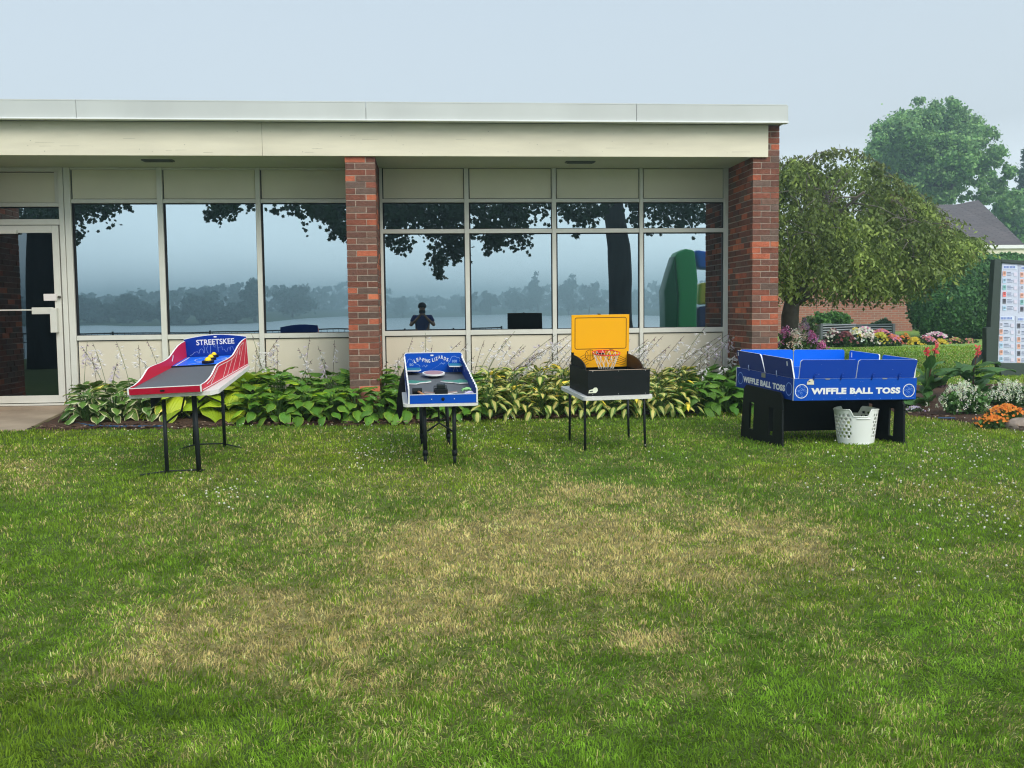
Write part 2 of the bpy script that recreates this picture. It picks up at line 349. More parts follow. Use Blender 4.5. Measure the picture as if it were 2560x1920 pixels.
# patio slab, mulch
mulchm = mat('mulch', (.045, .026, .018), .95, var=.5, scale=40, bump=1, bscale=70, col2=(.10, .055, .035))
mb = MB(); mb.box(-9, -4.13, 10.9, 12.2, .2, .455); mb.box(-9, -4.06, 12.2, 12.34, .2, .497)
mb.v = [(x, y, z-(.085 if (z > .45 and z < .46 and y < 11.5) else 0)) for x, y, z in mb.v]
tag(mb.build('patio', concrete, bevel=.006), kind='structure')
def sheet(name, poly, m, lift, res=.12):
    xs_ = np.arange(min(p[0] for p in poly), max(p[0] for p in poly)+res, res)
    mb = MB()
    for x0 in xs_[:-1]:
        for fr, to in [(0, 1)]:
            pass
    return mb
def bed(name, x0, x1, ff, fb, lift=.03):
    xs_ = np.linspace(x0, x1, 60); t = np.linspace(0, 1, 14); V = []
    for x in xs_:
        a, b = float(ff(x)), float(fb(x))
        for q in t:
            y = a+(b-a)*q; V.append((x, y, ground(x, y)+lift*min(1, q*6, (1-q)*6+.2)+random.uniform(0, .012)-.006*(q == 0)))
    I = np.arange(59)[:, None]*14+np.arange(13)[None]; F = np.stack([I, I+14, I+15, I+1], -1).reshape(-1, 4)
    return tag(np_mesh(name, np.array(V), F, mulchm, smooth=False), kind='structure')
bed('mulch_bed', -4.05, 3.95, bed_front, lambda x: 12.29)
bed('garden_bed_soil', 4.15, 10, right_bed_front, right_bed_back)
# loose bark chips along the bed edges
mb = MB()
for _ in range(1500):
    if random.random() < .6: x = random.uniform(-4.1, 3.8); y = float(bed_front(x))+abs(random.gauss(0, .12))-.03
    else: x = random.uniform(4.9, 8.5); y = float(right_bed_front(x))+abs(random.gauss(0, .25))-.02
    z = ground(x, y)+.03; a = random.uniform(0, 3.1); l = random.uniform(.008, .03); q = random.uniform(.003, .008)
    c, s_ = math.cos(a), math.sin(a); g = random.choice([(.06, .03, .02), (.11, .06, .04), (.22, .16, .11), (.03, .02, .015)])
    mb.add([(x-c*l+s_*q, y-s_*l-c*q, z), (x-c*l-s_*q, y-s_*l+c*q, z+.008), (x+c*l-s_*q, y+s_*l+c*q, z+.01), (x+c*l+s_*q, y+s_*l-c*q, z+.002)], [(0, 1, 2, 3)], col=g)
tag(mb.build('bark_chips', leafmat('chips', 0)), 'loose bark chips along the edges of the beds', 'mulch', kind='stuff')
#%%BUILDING
# ================================================================== clubhouse
B = empty('clubhouse', (0, YW, .42), 'low flat-roofed clubhouse with cream fascia, brick piers and a long row of reflecting windows', 'building')
def bricks(x0, x1, y0, y1, z0, z1, east=False):
    mb = MB(); mb.box(x0+.005, x1-.005, y0+.006, y1, z0, z1, m=0)
    pal = [(.20, .078, .052)]*7+[(.165, .078, .058)]*5+[(.25, .085, .054)]*4+[(.44, .125, .068)]*3+[(.54, .16, .08)]+[(.15, .098, .078)]*3+[(.19, .105, .078)]*2
    ch = .0677; k = int(round((z1-z0)/ch)); ch = (z1-z0)/k; W = x1-x0; s = (W-.01)*.68; h = W-.01-s
    def br(a, b, c, d, e, f):
        j = lambda: random.uniform(-.0018, .0018); q = random.choice(pal); v = random.uniform(.85, 1.15)
        mb.box(a+j(), b+j(), c+j(), d+j(), e+j(), f+j(), m=1, col=tuple(t*v for t in q))
    for i in range(k):
        z = z0+i*ch; a, b = z+.005, z+ch-.005
        if i % 2: w1, w2 = s, h
        else: w1, w2 = h, s
        d1 = .0925 if i % 2 else .2; d2 = .2 if i % 2 else .0925
        br(x0, x0+w1, y0, y0+(.0925 if w1 == s else .2), a, b); br(x1-w2, x1, y0, y0+(.0925 if w2 == s else .2), a, b)
        for side, st in ((0, .0925 if w1 == s else .2), (1, .0925 if w2 == s else .2)):
            y = y0+st+.01
            while y < y1-.03:
                e2 = min(y+.203, y1-.002)
                if side == 0: br(x0, x0+.0925, y, e2, a, b)
                else: br(x1-.0925, x1, y, e2, a, b)
                y = e2+.01
    return mb
bricks(-.809, -.481, YP, YW-.06, .12, 3.243).build('brick_pier', [mortar, brickm], B)
bricks(3.757, 4.063, YP, YW+.3, .12, 3.60).build('brick_pier', [mortar, brickm], B)
XL = mir(57, 750, YP).x
bricks(XL-.32, XL, YP, YW-.06, .12, 3.243).build('brick_pier', [mortar, brickm], B)
# end wall running back from the corner pier, laid as a procedural brick surface
def brickmat(name, c1, c2, mort, scale):
    m = bpy.data.materials.new(name); m.use_nodes = True; t = m.node_tree; b = t.nodes['Principled BSDF']; b.inputs['Roughness'].default_value = .9
    bt = t.nodes.new('ShaderNodeTexBrick'); tc = t.nodes.new('ShaderNodeTexCoord'); mp = t.nodes.new('ShaderNodeMapping'); mp.inputs['Scale'].default_value = scale
    t.links.new(tc.outputs['UV'], mp.inputs[0]); t.links.new(mp.outputs[0], bt.inputs['Vector'])
    bt.inputs['Color1'].default_value = (*c1, 1); bt.inputs['Color2'].default_value = (*c2, 1); bt.inputs['Mortar'].default_value = (*mort, 1)
    bt.inputs['Scale'].default_value = 1; bt.inputs['Mortar Size'].default_value = .008; bt.inputs['Brick Width'].default_value = .213; bt.inputs['Row Height'].default_value = .0677
    bt.inputs['Bias'].default_value = -.1
    n = t.nodes.new('ShaderNodeTexNoise'); n.inputs['Scale'].default_value = 1.2; n.inputs['Detail'].default_value = 6; t.links.new(mp.outputs[0], n.inputs['Vector'])
    r = t.nodes.new('ShaderNodeMapRange'); r.inputs[3].default_value = .7; r.inputs[4].default_value = 1.35; t.links.new(n.outputs[0], r.inputs[0])
    v = t.nodes.new('ShaderNodeVectorMath'); v.operation = 'SCALE'; t.links.new(bt.outputs[0], v.inputs[0]); t.links.new(r.outputs[0], v.inputs['Scale']); t.links.new(v.outputs[0], b.inputs['Base Color'])
    bp = t.nodes.new('ShaderNodeBump'); bp.inputs['Strength'].default_value = .5; bp.inputs['Distance'].default_value = .01; bp.invert = True
    t.links.new(bt.outputs['Fac'], bp.inputs['Height']); t.links.new(bp.outputs[0], b.inputs['Normal'])
    return m
bwm = brickmat('brick_wall_surface', (.22, .062, .045), (.12, .05, .04), (.36, .28, .23), (1, 1, 1))
mb = MB(); mb.add([(4.05, YW+.3, .2), (4.05, 24, .2), (4.05, 24, 3.6), (4.05, YW+.3, 3.6)], [(0, 1, 2, 3)]); mb.uv = [(0, 0), (11.4, 0), (11.4, 3.4), (0, 3.4)]
mb.build('end_wall', bwm, B)
mb = MB(); mb.box(-9, 4.04, YW+.35, 24, .2, 3.6); mb.build('inner_wall', mat('interior', (.02, .025, .03), .9), B)
mb = MB(); mb.box(-9, 4.09, YP-.12, 24, 3.63, 3.745); mb.build('roof_deck', mat('roof_gravel', (.3, .3, .29), .9), B)
mb = MB()
for a, b in [(-9, -3.575), (-3.57, -.565), (-.56, 2.385), (2.39, 4.085)]:
    mb.box(a, b, YP-.17, YP-.13, 3.612, 3.79)
    mb.box(a, b, YP-.172, YP-.09, 3.786, 3.80)
mb.box(4.085, 4.10, YP-.17, 24, 3.61, 3.79)
mb.build('coping', coping, B, bevel=.002)
mb = MB(); mb.box(-9, 4.10, YP-.19, YP-.10, 3.594, 3.61); mb.build('drip_edge', mat('white_metal', (.80, .81, .80), .35), B, bevel=.003)
mb = MB()
for a, b in [(-9, -1.688), (-1.685, 3.921)]: mb.box(a, b, YP-.035, YP-.002, 3.243, 3.60)
for _ in range(46):
    x, z, q = random.uniform(-4.6, 3.8), random.uniform(3.26, 3.58), random.uniform(.002, .0055); mb.add([(x-q, YP-.0358, z-q*.6), (x+q, YP-.0358, z-q), (x+q, YP-.0358, z+q*.6), (x-q*.6, YP-.0358, z+q)], [(0, 1, 2, 3)], m=1)
for _ in range(16):
    x, z, q = random.uniform(-4.6, 3.8), random.uniform(3.27, 3.5), random.uniform(.02, .11); mb.add([(x-q, YP-.0356, z), (x+q, YP-.0356, z+.002), (x+q, YP-.0356, z+.004), (x-q, YP-.0356, z+.0035)], [(0, 1, 2, 3)], m=1)
mb.build('fascia', [cream, mat('worn_spot', (.40, .37, .28), .8)], B, bevel=.002)
mb = MB(); mb.box(-9, 3.76, YP, YW+.04, 3.25, 3.28); mb.build('soffit', soffm, B)
for px, py in ((395, 400), (1450, 404)):
    p = at(px, py, 1); t = (3.25-H0)/(p.z-H0); x, y = p.x*t, t
    mb = MB(); mb.box(x-.17, x+.17, y-.06, y+.06, 3.238, 3.2495)
    for i in range(5): mb.box(x-.15, x+.15, y-.045+i*.02, y-.037+i*.02, 3.230, 3.238)
    mb.build('soffit_vent', mat('vent_metal', (.12, .13, .12), .6), B, bevel=.002)
# curtain wall: bays, mullions, panes
def fr(mb, x0, x1, z0, z1, d=.045): mb.box(x0, x1, YW-d, YW+.03, z0, z1)
def wbay(x0, x1, z0, z1):
    f = MB(); w_ = .012
    f.box(x0, x0+w_*1.6, YW-.02, YW+.01, z0, z1); f.box(x1-w_*.6, x1, YW-.02, YW+.01, z0, z1)
    f.box(x0+w_*1.6, x1-w_*.6, YW-.02, YW+.01, z1-w_, z1); f.box(x0+w_*1.6, x1-w_*.6, YW-.02, YW+.01, z0, z0+w_*.6)
    wn = f.build('window', gasket, B)
    g = MB(); t1_, t2_, t3_ = [random.uniform(-.0007, .0007) for _ in range(3)]; g.add([(x0+.004, YW-.001+t1_, z0+.002), (x1-.004, YW-.001+t2_, z0+.002), (x1-.004, YW-.001+t2_+t3_, z1-.002), (x0+.004, YW-.001+t1_+t3_, z1-.002)], [(0, 1, 2, 3)])
    g.build('pane', glass, wn)
lb = [-4.02, -3.05, -2.986, -1.923, -1.867, -.812]; rb = [-.445, .527, .58, 1.582, 1.631, 2.653, 2.698, 3.70]
for i in range(0, 6, 2): wbay(lb[i], lb[i+1], 1.307, 2.84)
for i in range(0, 8, 2): wbay(rb[i], rb[i+1], 1.317, 2.477); wbay(rb[i], rb[i+1], 2.527, 2.843)
mull = [(-3.05, -2.986), (-1.923, -1.867), (-.478, -.445), (.527, .58), (1.582, 1.631), (2.653, 2.698), (3.70, 3.755)]
for a, b in mull:
    m_ = MB(); fr(m_, a, b, .497, 3.249, .055); m_.build('mullion', alum, B, bevel=.003)
def rail(a_, b_, z0, z1): q_ = MB(); fr(q_, a_, b_, z0, z1); q_.build('rail', alum, B, bevel=.003)
for i in range(0, 6, 2):
    for z0, z1 in ((2.84, 2.885), (1.251, 1.307), (3.225, 3.249), (.47, .497)): rail(lb[i], lb[i+1], z0, z1)
for i in range(0, 8, 2):
    for z0, z1 in ((2.843, 2.885), (2.477, 2.527), (1.259, 1.317), (.47, .497)): rail(rb[i], rb[i+1], z0, z1)
for i in range(0, 6, 2):
    for z0, z1, mm, nm in ((2.893, 3.222, spandm, 'spandrel_panel'), (.503, 1.24, panelm, 'lower_panel')):
        q = MB(); q.box(lb[i]+.014, lb[i+1]-.008, YW-.022, YW-.002, z0, z1); q.build(nm, mm, B)
for i in range(0, 8, 2):
    for z0, z1, mm, nm in ((2.893, 3.243, spandm, 'spandrel_panel'), (.503, 1.248, panelm, 'lower_panel')):
        q = MB(); q.box(rb[i]+.014, rb[i+1]-.008, YW-.022, YW-.002, z0, z1); q.build(nm, mm, B)
q = MB(); q.box(-9, 3.75, YW-.0005, YW+.3, .2, .5); q.box(-9, 3.75, YW+.0005, YW+.02, .5, 3.25, m=1); q.build('wall_backing', [concrete, gasket], B)
# entrance
q = MB(); fr(q, -4.155, -4.10, .50, 3.249, .06); fr(q, -4.095, -4.023, .50, 3.249, .05); fr(q, -9, -4.155, 2.80, 2.845, .05); fr(q, -9, -4.155, 2.592, 2.657, .055); fr(q, -9, -4.155, 3.2, 3.249, .05)
fr(q, -4.20, -4.155, 2.845, 3.2, .04)
q.build('door_frame', alum, B, bevel=.004)
q = MB(); q.box(-9, -4.205, YW-.022, YW-.002, 2.85, 3.19); q.build('spandrel_panel', spandm, B)
wbay(-5.2, -4.157, 2.657, 2.80)
D = MB(); x0, x1 = -5.12, -4.172
D.box(x1-.075, x1, YW-.05, YW-.005, .53, 2.585); D.box(x0, x0+.075, YW-.05, YW-.005, .53, 2.585); D.box(x0+.075, x1-.075, YW-.05, YW-.005, 2.50, 2.585); D.box(x0+.075, x1-.075, YW-.05, YW-.005, .53, .615)
D = D.build('door', alum, B, bevel=.004)
q = MB(); q.box(-9, -4.155, YW-.08, YW, .5, .522); q.build('threshold', alum, B, bevel=.003)
g = MB(); g.add([(x0+.07, YW-.025, .61), (x1-.07, YW-.025, .61), (x1-.07, YW-.025, 2.505), (x0+.07, YW-.025, 2.505)], [(0, 1, 2, 3)]); g.build('door_pane', glass2, D)
q = MB()
zb = at(80, 775, YW).z; pa = at(87, 775, YW).x; pb = at(140, 775, YW).x
q.box(x0+.05, pa, YW-.09, YW-.07, zb-.008, zb+.008); q.box(pa, pb-.005, YW-.10, YW-.06, zb-.05, zb+.028)
q.box(pb-.03, pb+.045, YW-.12, YW-.051, at(140, 831, YW).z, at(140, 770, YW).z)
q.build('push_bar', alum, D, bevel=.004)
q = MB(); a = at(114, 735, YW); b = at(147, 752, YW); q.box(a.x, b.x, YW-.07, YW-.051, b.z, a.z); q.build('lock_plate', mat('lock_white', (.75, .70, .68), .4), D, bevel=.003)
q = MB(); a = at(153, 743, YW); q.tube([(a.x, YW-.05, a.z), (a.x, YW-.08, a.z)], .016, 12); q.build('keyhole', mat('brass_dark', (.12, .10, .08), .35, metal=.8), D)
q = MB(); a = at(0, 577, YW); b = at(50, 586, YW); q.box(a.x, b.x, YW-.11, YW-.051, b.z, a.z); q.build('door_closer', alum, D, bevel=.004)
#%%GAMES
# ================================================================== tables and games
def rr(x0, x1, y0, y1, r, n=4):
    P = []
    for cx, cy, a0 in ((x1-r, y0+r, -90), (x1-r, y1-r, 0), (x0+r, y1-r, 90), (x0+r, y0+r, 180)):
        for i in range(n+1):
            a = math.radians(a0+90*i/n); P.append((cx+r*math.cos(a), cy+r*math.sin(a)))
    return P
def tabletop(T, x0, x1, y0, y1, z1, th, r, t):
    mb = MB(T); mb.prism(rr(x0, x1, y0, y1, r), lambda u, v, w_: (u, v, w_), z1, z1-th); mb.build('tabletop', tabw, t, bevel=.008, seg=3, smooth=False)
def leg(t, top, foot, r=.014, sleeve=None, name='leg'):
    mb = MB(); top = Vector(top); foot = Vector(foot)
    if sleeve:
        k = top.lerp(foot, sleeve); mb.tube([top, k], r, 10); mb.tube([k, foot], r*.8, 10); d = (foot-top).normalized()
        mb.tube([k-d*.015, k+d*.03], r*1.25, 10, m=1)
    else: mb.tube([top, foot], r, 10)
    return mb.build(name, [legm, blackp], t, smooth=True)
def bar(t, pts, r, name='brace', m=None):
    mb = MB(); mb.tube(pts, r, 8); return mb.build(name, m or legm, t, smooth=True)
# ---- table 1 with the red ramp game
T1 = toward(.845, frame(-2.5746, 9.1065, .8439, -.0552, .0762, -.0383))
t1 = empty('folding_table', gray(455, 1165), 'white folding table on black legs under the red ramp game, beside the glass door', 'table', 'white folding tables on the lawn')
TT1 = toward(.845, frame(-2.60, 9.10, .845, -.003, .0762, -.0383))
mb = MB(TT1); P = [(.02, .06), (.74, .02), (.79, .10), (.79, 1.72), (.74, 1.83), (.02, 1.83)]
mb.prism([(x, y) for x, y in P], lambda u, v, w_: (u, v, w_), -.004, -.042); mb.build('tabletop', tabw, t1, bevel=.010, seg=3)
f1 = gray(418, 1184); f2 = gray(498, 1181); f3 = gray(562, 1118); f4 = Vector((f3.x-.28, f3.y+.05, ground(0, f3.y+.05)))
def top_on(T, wx_, wy_, z): # point under the top nearest the world x, y
    p = T.inverted() @ Vector((wx_, wy_, 0)); p = T @ Vector((p.x, p.y, z)); return p
p1 = at(405, 1000, f1.y-.02); p2 = at(481, 995, f2.y-.05); p3 = at(556, 985, f3.y-.1)
leg(t1, (p1.x, p1.y+.05, p1.z), f1, .015); leg(t1, (p2.x, p2.y+.05, p2.z+.02), f2, .019); leg(t1, (p3.x, p3.y, p3.z+.02), f3, .015); leg(t1, (p3.x-.27, p3.y+.1, p3.z+.01), f4, .015)
bar(t1, [gray(350, 1192)+Vector((0, 0, .012)), f1+Vector((0, 0, .02)), f2+Vector((0, 0, .02)), gray(512, 1179)+Vector((0, 0, .012))], .006, 'foot_bar')
bar(t1, [gray(450, 1126)+Vector((0, 0, .012)), gray(490, 1119)+Vector((0, 0, .03)), gray(560, 1117)+Vector((0, 0, .03)), gray(604, 1123)+Vector((0, 0, .01))], .006, 'foot_bar')
bar(t1, [at(412, 1060, f1.y+.05), at(454, 1027, f1.y+.22), at(475, 1045, f2.y+.05)], .008); bar(t1, [at(454, 1027, f1.y+.25), at(463, 985, f1.y+.4)], .008)
bar(t1, [at(497, 1005, 8.5), at(515, 990, 8.7), at(551, 1005, f3.y-.05)], .008)
mb = MB(); a = [at(375, 992, 8.1), at(404, 990, 8.1), at(400, 1000, 8.1), at(378, 1021, 8.1)]
mb.add([p for p in a]+[p+Vector((0, .03, 0)) for p in a], [(0, 1, 2, 3), (7, 6, 5, 4), (0, 4, 5, 1), (1, 5, 6, 2), (2, 6, 7, 3), (3, 7, 4, 0)])
thing('hanging_cloth', mb, blackp, at(390, 1021, 8.1), 'black triangular flap of cloth hanging under the left table', 'cloth')
s1 = empty('ramp_game', T1 @ Vector((.32, .9, 0)), 'red and blue ramp ball game with city skyline on its tall blue back', 'game')
PR = [(0, .062), (.16, .064), (.28, .078), (.38, .098), (.47, .128), (.55, .156), (.63, .166), (.75, .167), (.95, .165), (1.10, .168), (1.22, .178), (1.33, .205), (1.45, .238), (1.56, .262), (1.68, .276), (1.816, .282)]
prof = [(0, 0)]+PR+[(1.816, 0)]
prof = prof[:1]+prof[1:]
for x in (0, .633):
    mb = MB(T1); mb.prism([(a, b) for a, b in prof], lambda u, v, w_: (w_, u, v), x, x+.015, m=0, rim=1)
    xf = x+.0158 if x > 0 else x-.0008
    fn = lambda u, v, xf=xf: (xf, u, v)
    if x > 0:
        mb.strip([(a+.01, b-.022) for a, b in PR[1:-1]], .007, fn, 1); mb.strip([(.03, .012), (1.80, .012)], .007, fn, 1)
        for a, b in ((.30, .60), (.75, .95), (.92, 1.15), (1.12, 1.42), (1.38, 1.68), (1.62, 1.80)):
            mb.strip([(a, .02), (b, max(.02, np.interp(b, [p[0] for p in PR], [p[1] for p in PR])-.03))], .008, fn, 1)
        mb.strip([(1.47, .15), (1.50, .19), (1.51, .215)], .018, fn, 1)
    xi = .6322 if x > 0 else .0158
    fi = lambda u, v, xi=xi: (xi, u, v)
    if x == 0: mb.strip([(1.30, .135), (1.335, .16), (1.36, .19)], .022, fi, 1)
    mb.build('side_panel', [redp, white], s1)
mb = MB(T1); mb.box(.016, .632, 0, .014, 0, .054, m=0); mb.box(.016, .632, 0, .014, .0542, .060, m=1); mb.strip([(.01, .0), (.01, .06)], .012, lambda u, v: (u, -.001, v), 1); mb.strip([(.64, .0), (.64, .06)], .014, lambda u, v: (u, -.001, v), 1)
fp = mb.build('front_panel', [mat('dark_red_board', lin((170, 12, 45)), .5), white], s1)
mb = MB(T1); mb.prism(rr(.285, .325, .018, .034, .007), lambda u, v, w_: (u, w_, v), -.004, .001); mb.build('latch', blackp, fp)
mb = MB(T1); mb.prism([(.014, .0), (.014, .045), (1.265, .075), (1.265, 0)], lambda u, v, w_: (w_, u, v), .0155, .6325); mb.build('grey_ramp', greyd, s1)
mb = MB(T1); mb.prism([(1.275, .0), (1.275, .088), (1.80, .112), (1.80, 0)], lambda u, v, w_: (w_, u, v), .0155, .6325, m=0)
top = lambda u, v: (u, v, .088+(v-1.275)*.0457+.001)
mb.box(.016, .632, 1.262, 1.274, .07, .090, m=2)
mb.strip([(.05, 1.29), (.05, 1.79)], .014, top, 1)
for a in ((.16, 1.33, .30, 1.46), (.24, 1.5, .33, 1.6), (.40, 1.55, .56, 1.72), (.47, 1.45, .58, 1.55)): mb.strip([(a[0], a[1]), (a[2], a[3])], .008, top, 1)
mb.strip([(.32+.16*math.cos(t_), 1.60+.13*math.sin(t_)) for t_ in np.linspace(0, 6.28, 28)], .006, top, 1)
mb.build('target_deck', [mat('bright_blue_deck', lin((30, 110, 235)), .4), white, blackp], s1)
arc = [(0, .0), (0, .305)]+[(.648*i/10, .305+.034*math.sin(math.pi*i/10)) for i in range(1, 10)]+[(.648, .305), (.648, 0)]
mb = MB(T1); mb.prism(arc, lambda u, v, w_: (u, w_, v), 1.817, 1.832, m=0, rim=1)
mb.prism(rr(.312, .345, .306, .320, .006), lambda u, v, w_: (u, w_, v), 1.8155, 1.8165, m=1)
mb.strip([(.648*i/10, .302+.034*math.sin(math.pi*i/10)) for i in range(11)], .006, lambda u, v: (u, 1.8161, v), 1)
mb.strip([(.05, .125), (.08, .14), (.10, .16), (.13, .165), (.14, .15), (.15, .15), (.155, .18), (.175, .195), (.19, .18), (.195, .15), (.205, .15), (.21, .20), (.195, .215), (.205, .232), (.235, .232), (.245, .215), (.228, .20), (.235, .15), (.265, .14), (.27, .21), (.278, .235), (.30, .235), (.305, .215), (.318, .20), (.32, .225), (.345, .225), (.347, .15), (.352, .2), (.39, .205), (.395, .17), (.41, .18), (.425, .155), (.44, .155), (.45, .19), (.47, .19), (.472, .16), (.48, .2), (.50, .2), (.51, .165), (.525, .16), (.54, .205), (.575, .205), (.59, .15)],
         .0035, lambda u, v: (u, 1.8162, v), 2)
bk = mb.build('back_panel', [mat('navy_blue_board', lin((0, 50, 145)), .45), white, mat('light_line', lin((140, 165, 215)), .5)], s1)
text('lettering', 'STREETSKEE', T1 @ Matrix.Translation((.128, 1.8155, .232)) @ Matrix.Rotation(math.pi/2, 4, 'X'), .395, .058, white, bk, bold=.018)
for i, (dx, dy) in enumerate(((.355, 1.36), (.335, 1.55), (.325, 1.72))):
    z = .088+(dy-1.275)*.0457+.002; c = T1 @ Vector((dx, dy, z)); r = (.060, .053, .048)[i]
    e_ = empty('ball_puck', c, ['yellow dome on a black disc, the one nearest the grey ramp', 'middle of the three yellow domes on black discs', 'yellow dome on a black disc, the one nearest the skyline panel'][i], 'puck', 'yellow domed pucks on the blue deck')
    mb = MB(T1); mb.tube([(dx, dy, z), (dx, dy, z+.026)], r, 28); mb.build('disc', mat('navy_disc', (.006, .007, .02), .4), e_, bevel=.004)
    mb = MB(T1); mb.sphere((dx, dy, z+.024), r*.56, 20, 8, top=math.pi/2, sc_=(1, 1, 1.05)); mb.build('dome', ballm, e_, smooth=True)
# ---- table 2 with the blue jumping game
T2 = toward(.855, frame(-.1372, 9.2044, .7149, .0356, .0707, 0))
t2 = empty('folding_table', gray(1095, 1160), 'white folding table with telescopic grey legs under the blue lizard game', 'table', 'white folding tables on the lawn')
tabletop(T2, -.045, .64, -.01, 1.84, -.003, .026, .05, t2)
g1, g2, g3, g4 = gray(1064, 1162), gray(1137, 1162), gray(1055, 1110), gray(1122, 1110)
for px, f in ((1060, g1), (1135, g2), (1052, g3), (1116, g4)):
    q = at(px, 1010, f.y+.0); leg(t2, (q.x, q.y, q.z+.03), f, .0165, .80)
bar(t2, [at(1068, 1078, g1.y+.01), at(1098, 1057, g1.y+.01), at(1133, 1079, g1.y+.01)], .008)
bar(t2, [at(1056, 1050, g3.y), at(1118, 1050, g3.y)], .008, 'crossbar')
bar(t2, [at(1098, 1057, g1.y+.01), at(1096, 1012, g1.y+.5)], .007)
mb = MB()
pts = [(1008, 925), (1000, 945), (992, 1000), (991, 1022), (998, 1049), (1004, 1042), (1010, 1010), (1014, 985), (1012, 950)]
mb.prism(pts, lambda u, v, w_: at(u, v, 8.5+w_), 0, .04); thing('hanging_bag', mb, mat('black_cloth', (.008, .009, .010), .9, bump=.8, bscale=20), at(1000, 1049, 8.5), 'slim black cloth bag hanging at the left side of the lizard game table', 'bag', bevel=.01)
s2 = empty('lizard_game', T2 @ Vector((.316, .9, 0)), 'blue board game with white jagged side walls and lizard lettering on its back', 'game')
def jag(n=13):
    P = [(0, 0), (0, .132)]; y = .0
    for i in range(n):
        y2 = 1.82*(i+1)/n; z = .130+.075*(i+1)/n
        P += [(y2-.05, z-.004+random.uniform(-.004, .004)), (y2-.045, z+.012)]
    return P+[(1.82, .225), (1.82, 0)]
for x in (0, .619):
    mb = MB(T2); mb.prism(jag(), lambda u, v, w_: (w_, u, v), x, x+.014, m=0, rim=1)
    if x > 0:
        mb.strip([(1.40, .10), (1.40, .135)], .03, lambda u, v: (.6182, u, v), 1)
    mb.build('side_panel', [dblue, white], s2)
mb = MB(T2); mb.box(.015, .618, -.001, .013, .0, .078, m=0); mb.box(.015, .618, -.001, .013, .0782, .082, m=1)
fp = mb.build('front_panel', [bluep, white], s2)
mb = MB(T2); mb.sphere((.315, -.003, .038), .016, 16, 8, (1, .4, 1)); mb.build('knob', blackp, fp, smooth=True)
for x in (.212, .418):
    mb = MB(T2); mb.sphere((x, -.002, .038), .0045, 8, 6, (1, .5, 1)); mb.build('screw', white, fp)
mb = MB(T2); mb.box(.0145, .6185, .0135, 1.815, 0, .045); mb.build('playing_board', greyd, s2)
arc2 = [(0, 0)]+rr(0, .633, .05, .262, .035)[5:10][::1]; arc2 = [(0, 0), (.633, 0), (.633, .215)]+[(.633-.035+.035*math.cos(a), .227+.035*math.sin(a)) for a in np.linspace(0, math.pi/2, 5)]+[(.035+.035*math.cos(a), .227+.035*math.sin(a)) for a in np.linspace(math.pi/2, math.pi, 5)]
mb = MB(T2); mb.prism(arc2, lambda u, v, w_: (u, w_, v), 1.821, 1.836, m=0, rim=1)
mb.prism(rr(.286, .318, .222, .238, .005), lambda u, v, w_: (u, w_, v), 1.8195, 1.8205, m=1)
bf = lambda u, v: (u, 1.8202, v)
mb.strip([(.002, .225), (.010, .248), (.036, .259), (.597, .259), (.623, .248), (.631, .225)], .0065, bf, 1)
mb.strip([(.022, .095), (.012, .112), (.022, .145), (.036, .158), (.045, .185), (.062, .196), (.085, .185), (.098, .16), (.125, .142), (.165, .125), (.172, .108)], .004, bf, 2)
mb.strip([(.05, .075), (.065, .06), (.058, .02)], .004, bf, 2); mb.strip([(.115, .075), (.10, .06), (.112, .02)], .004, bf, 2); mb.strip([(.02, .078), (.08, .066), (.15, .085)], .004, bf, 2)
mb.strip([(.475, .132), (.480, .152), (.496, .165), (.505, .19), (.52, .215), (.55, .218), (.57, .205), (.598, .20), (.607, .18), (.600, .165), (.618, .145)], .004, bf, 2)
mb.strip([(.535, .115), (.545, .09), (.53, .05)], .004, bf, 2); mb.strip([(.58, .115), (.566, .09), (.582, .05)], .004, bf, 2); mb.strip([(.48, .122), (.50, .106), (.55, .112), (.60, .12)], .004, bf, 2)
for i in range(9): mb.strip([(.27+i*.016, .06+i*.0095+(.012 if i > 7 else 0)), (.278+i*.016, .065+i*.0095)], .002, bf, 2)
for cx, cz_ in ((.225, .112), (.415, .138)):
    mb.strip([(cx-.03, cz_), (cx-.01, cz_+.006), (cx+.012, cz_-.002), (cx+.032, cz_+.008)], .003, bf, 2); mb.strip([(cx-.012, cz_+.016), (cx, cz_), (cx+.01, cz_-.012)], .003, bf, 2); mb.strip([(cx+.02, cz_+.018), (cx+.014, cz_)], .003, bf, 2)
bk = mb.build('back_panel', [bluep, white, mat('pale_blue_line', lin((150, 180, 225)), .5)], s2)
word = 'LEAPING LIZARDS'
wz = [.150, .165, .178, .165, .158, .152, .150, 0, .160, .166, .174, .190, .190, .176, .164]
rot = [.5, .4, .3, -.4, -.3, -.15, .1, 0, .2, .25, .3, .2, -.2, -.4, -.4]
for i, ch in enumerate(word):
    if ch == ' ': continue
    x = .112+.370*sum(.45 if q_ == 'I' else (.55 if q_ == ' ' else 1) for q_ in word[:i])/13.45
    text('letter', ch, T2 @ Matrix.Translation((x, 1.8195, wz[i])) @ Matrix.Rotation(math.pi/2, 4, 'X') @ Matrix.Rotation(rot[i]*.5, 4, 'Z'), .006 if ch == 'I' else .0215, .038, white, bk, bold=.022)
text('number', '50', T2 @ Matrix.Translation((.058, 1.8195, .118)) @ Matrix.Rotation(math.pi/2, 4, 'X'), .042, .028, mat('pale_number', lin((170, 195, 230)), .5), bk, bold=.01)
text('number', '100', T2 @ Matrix.Translation((.520, 1.8195, .148)) @ Matrix.Rotation(math.pi/2, 4, 'X'), .052, .030, bpy.data.materials['pale_number'], bk, bold=.01)
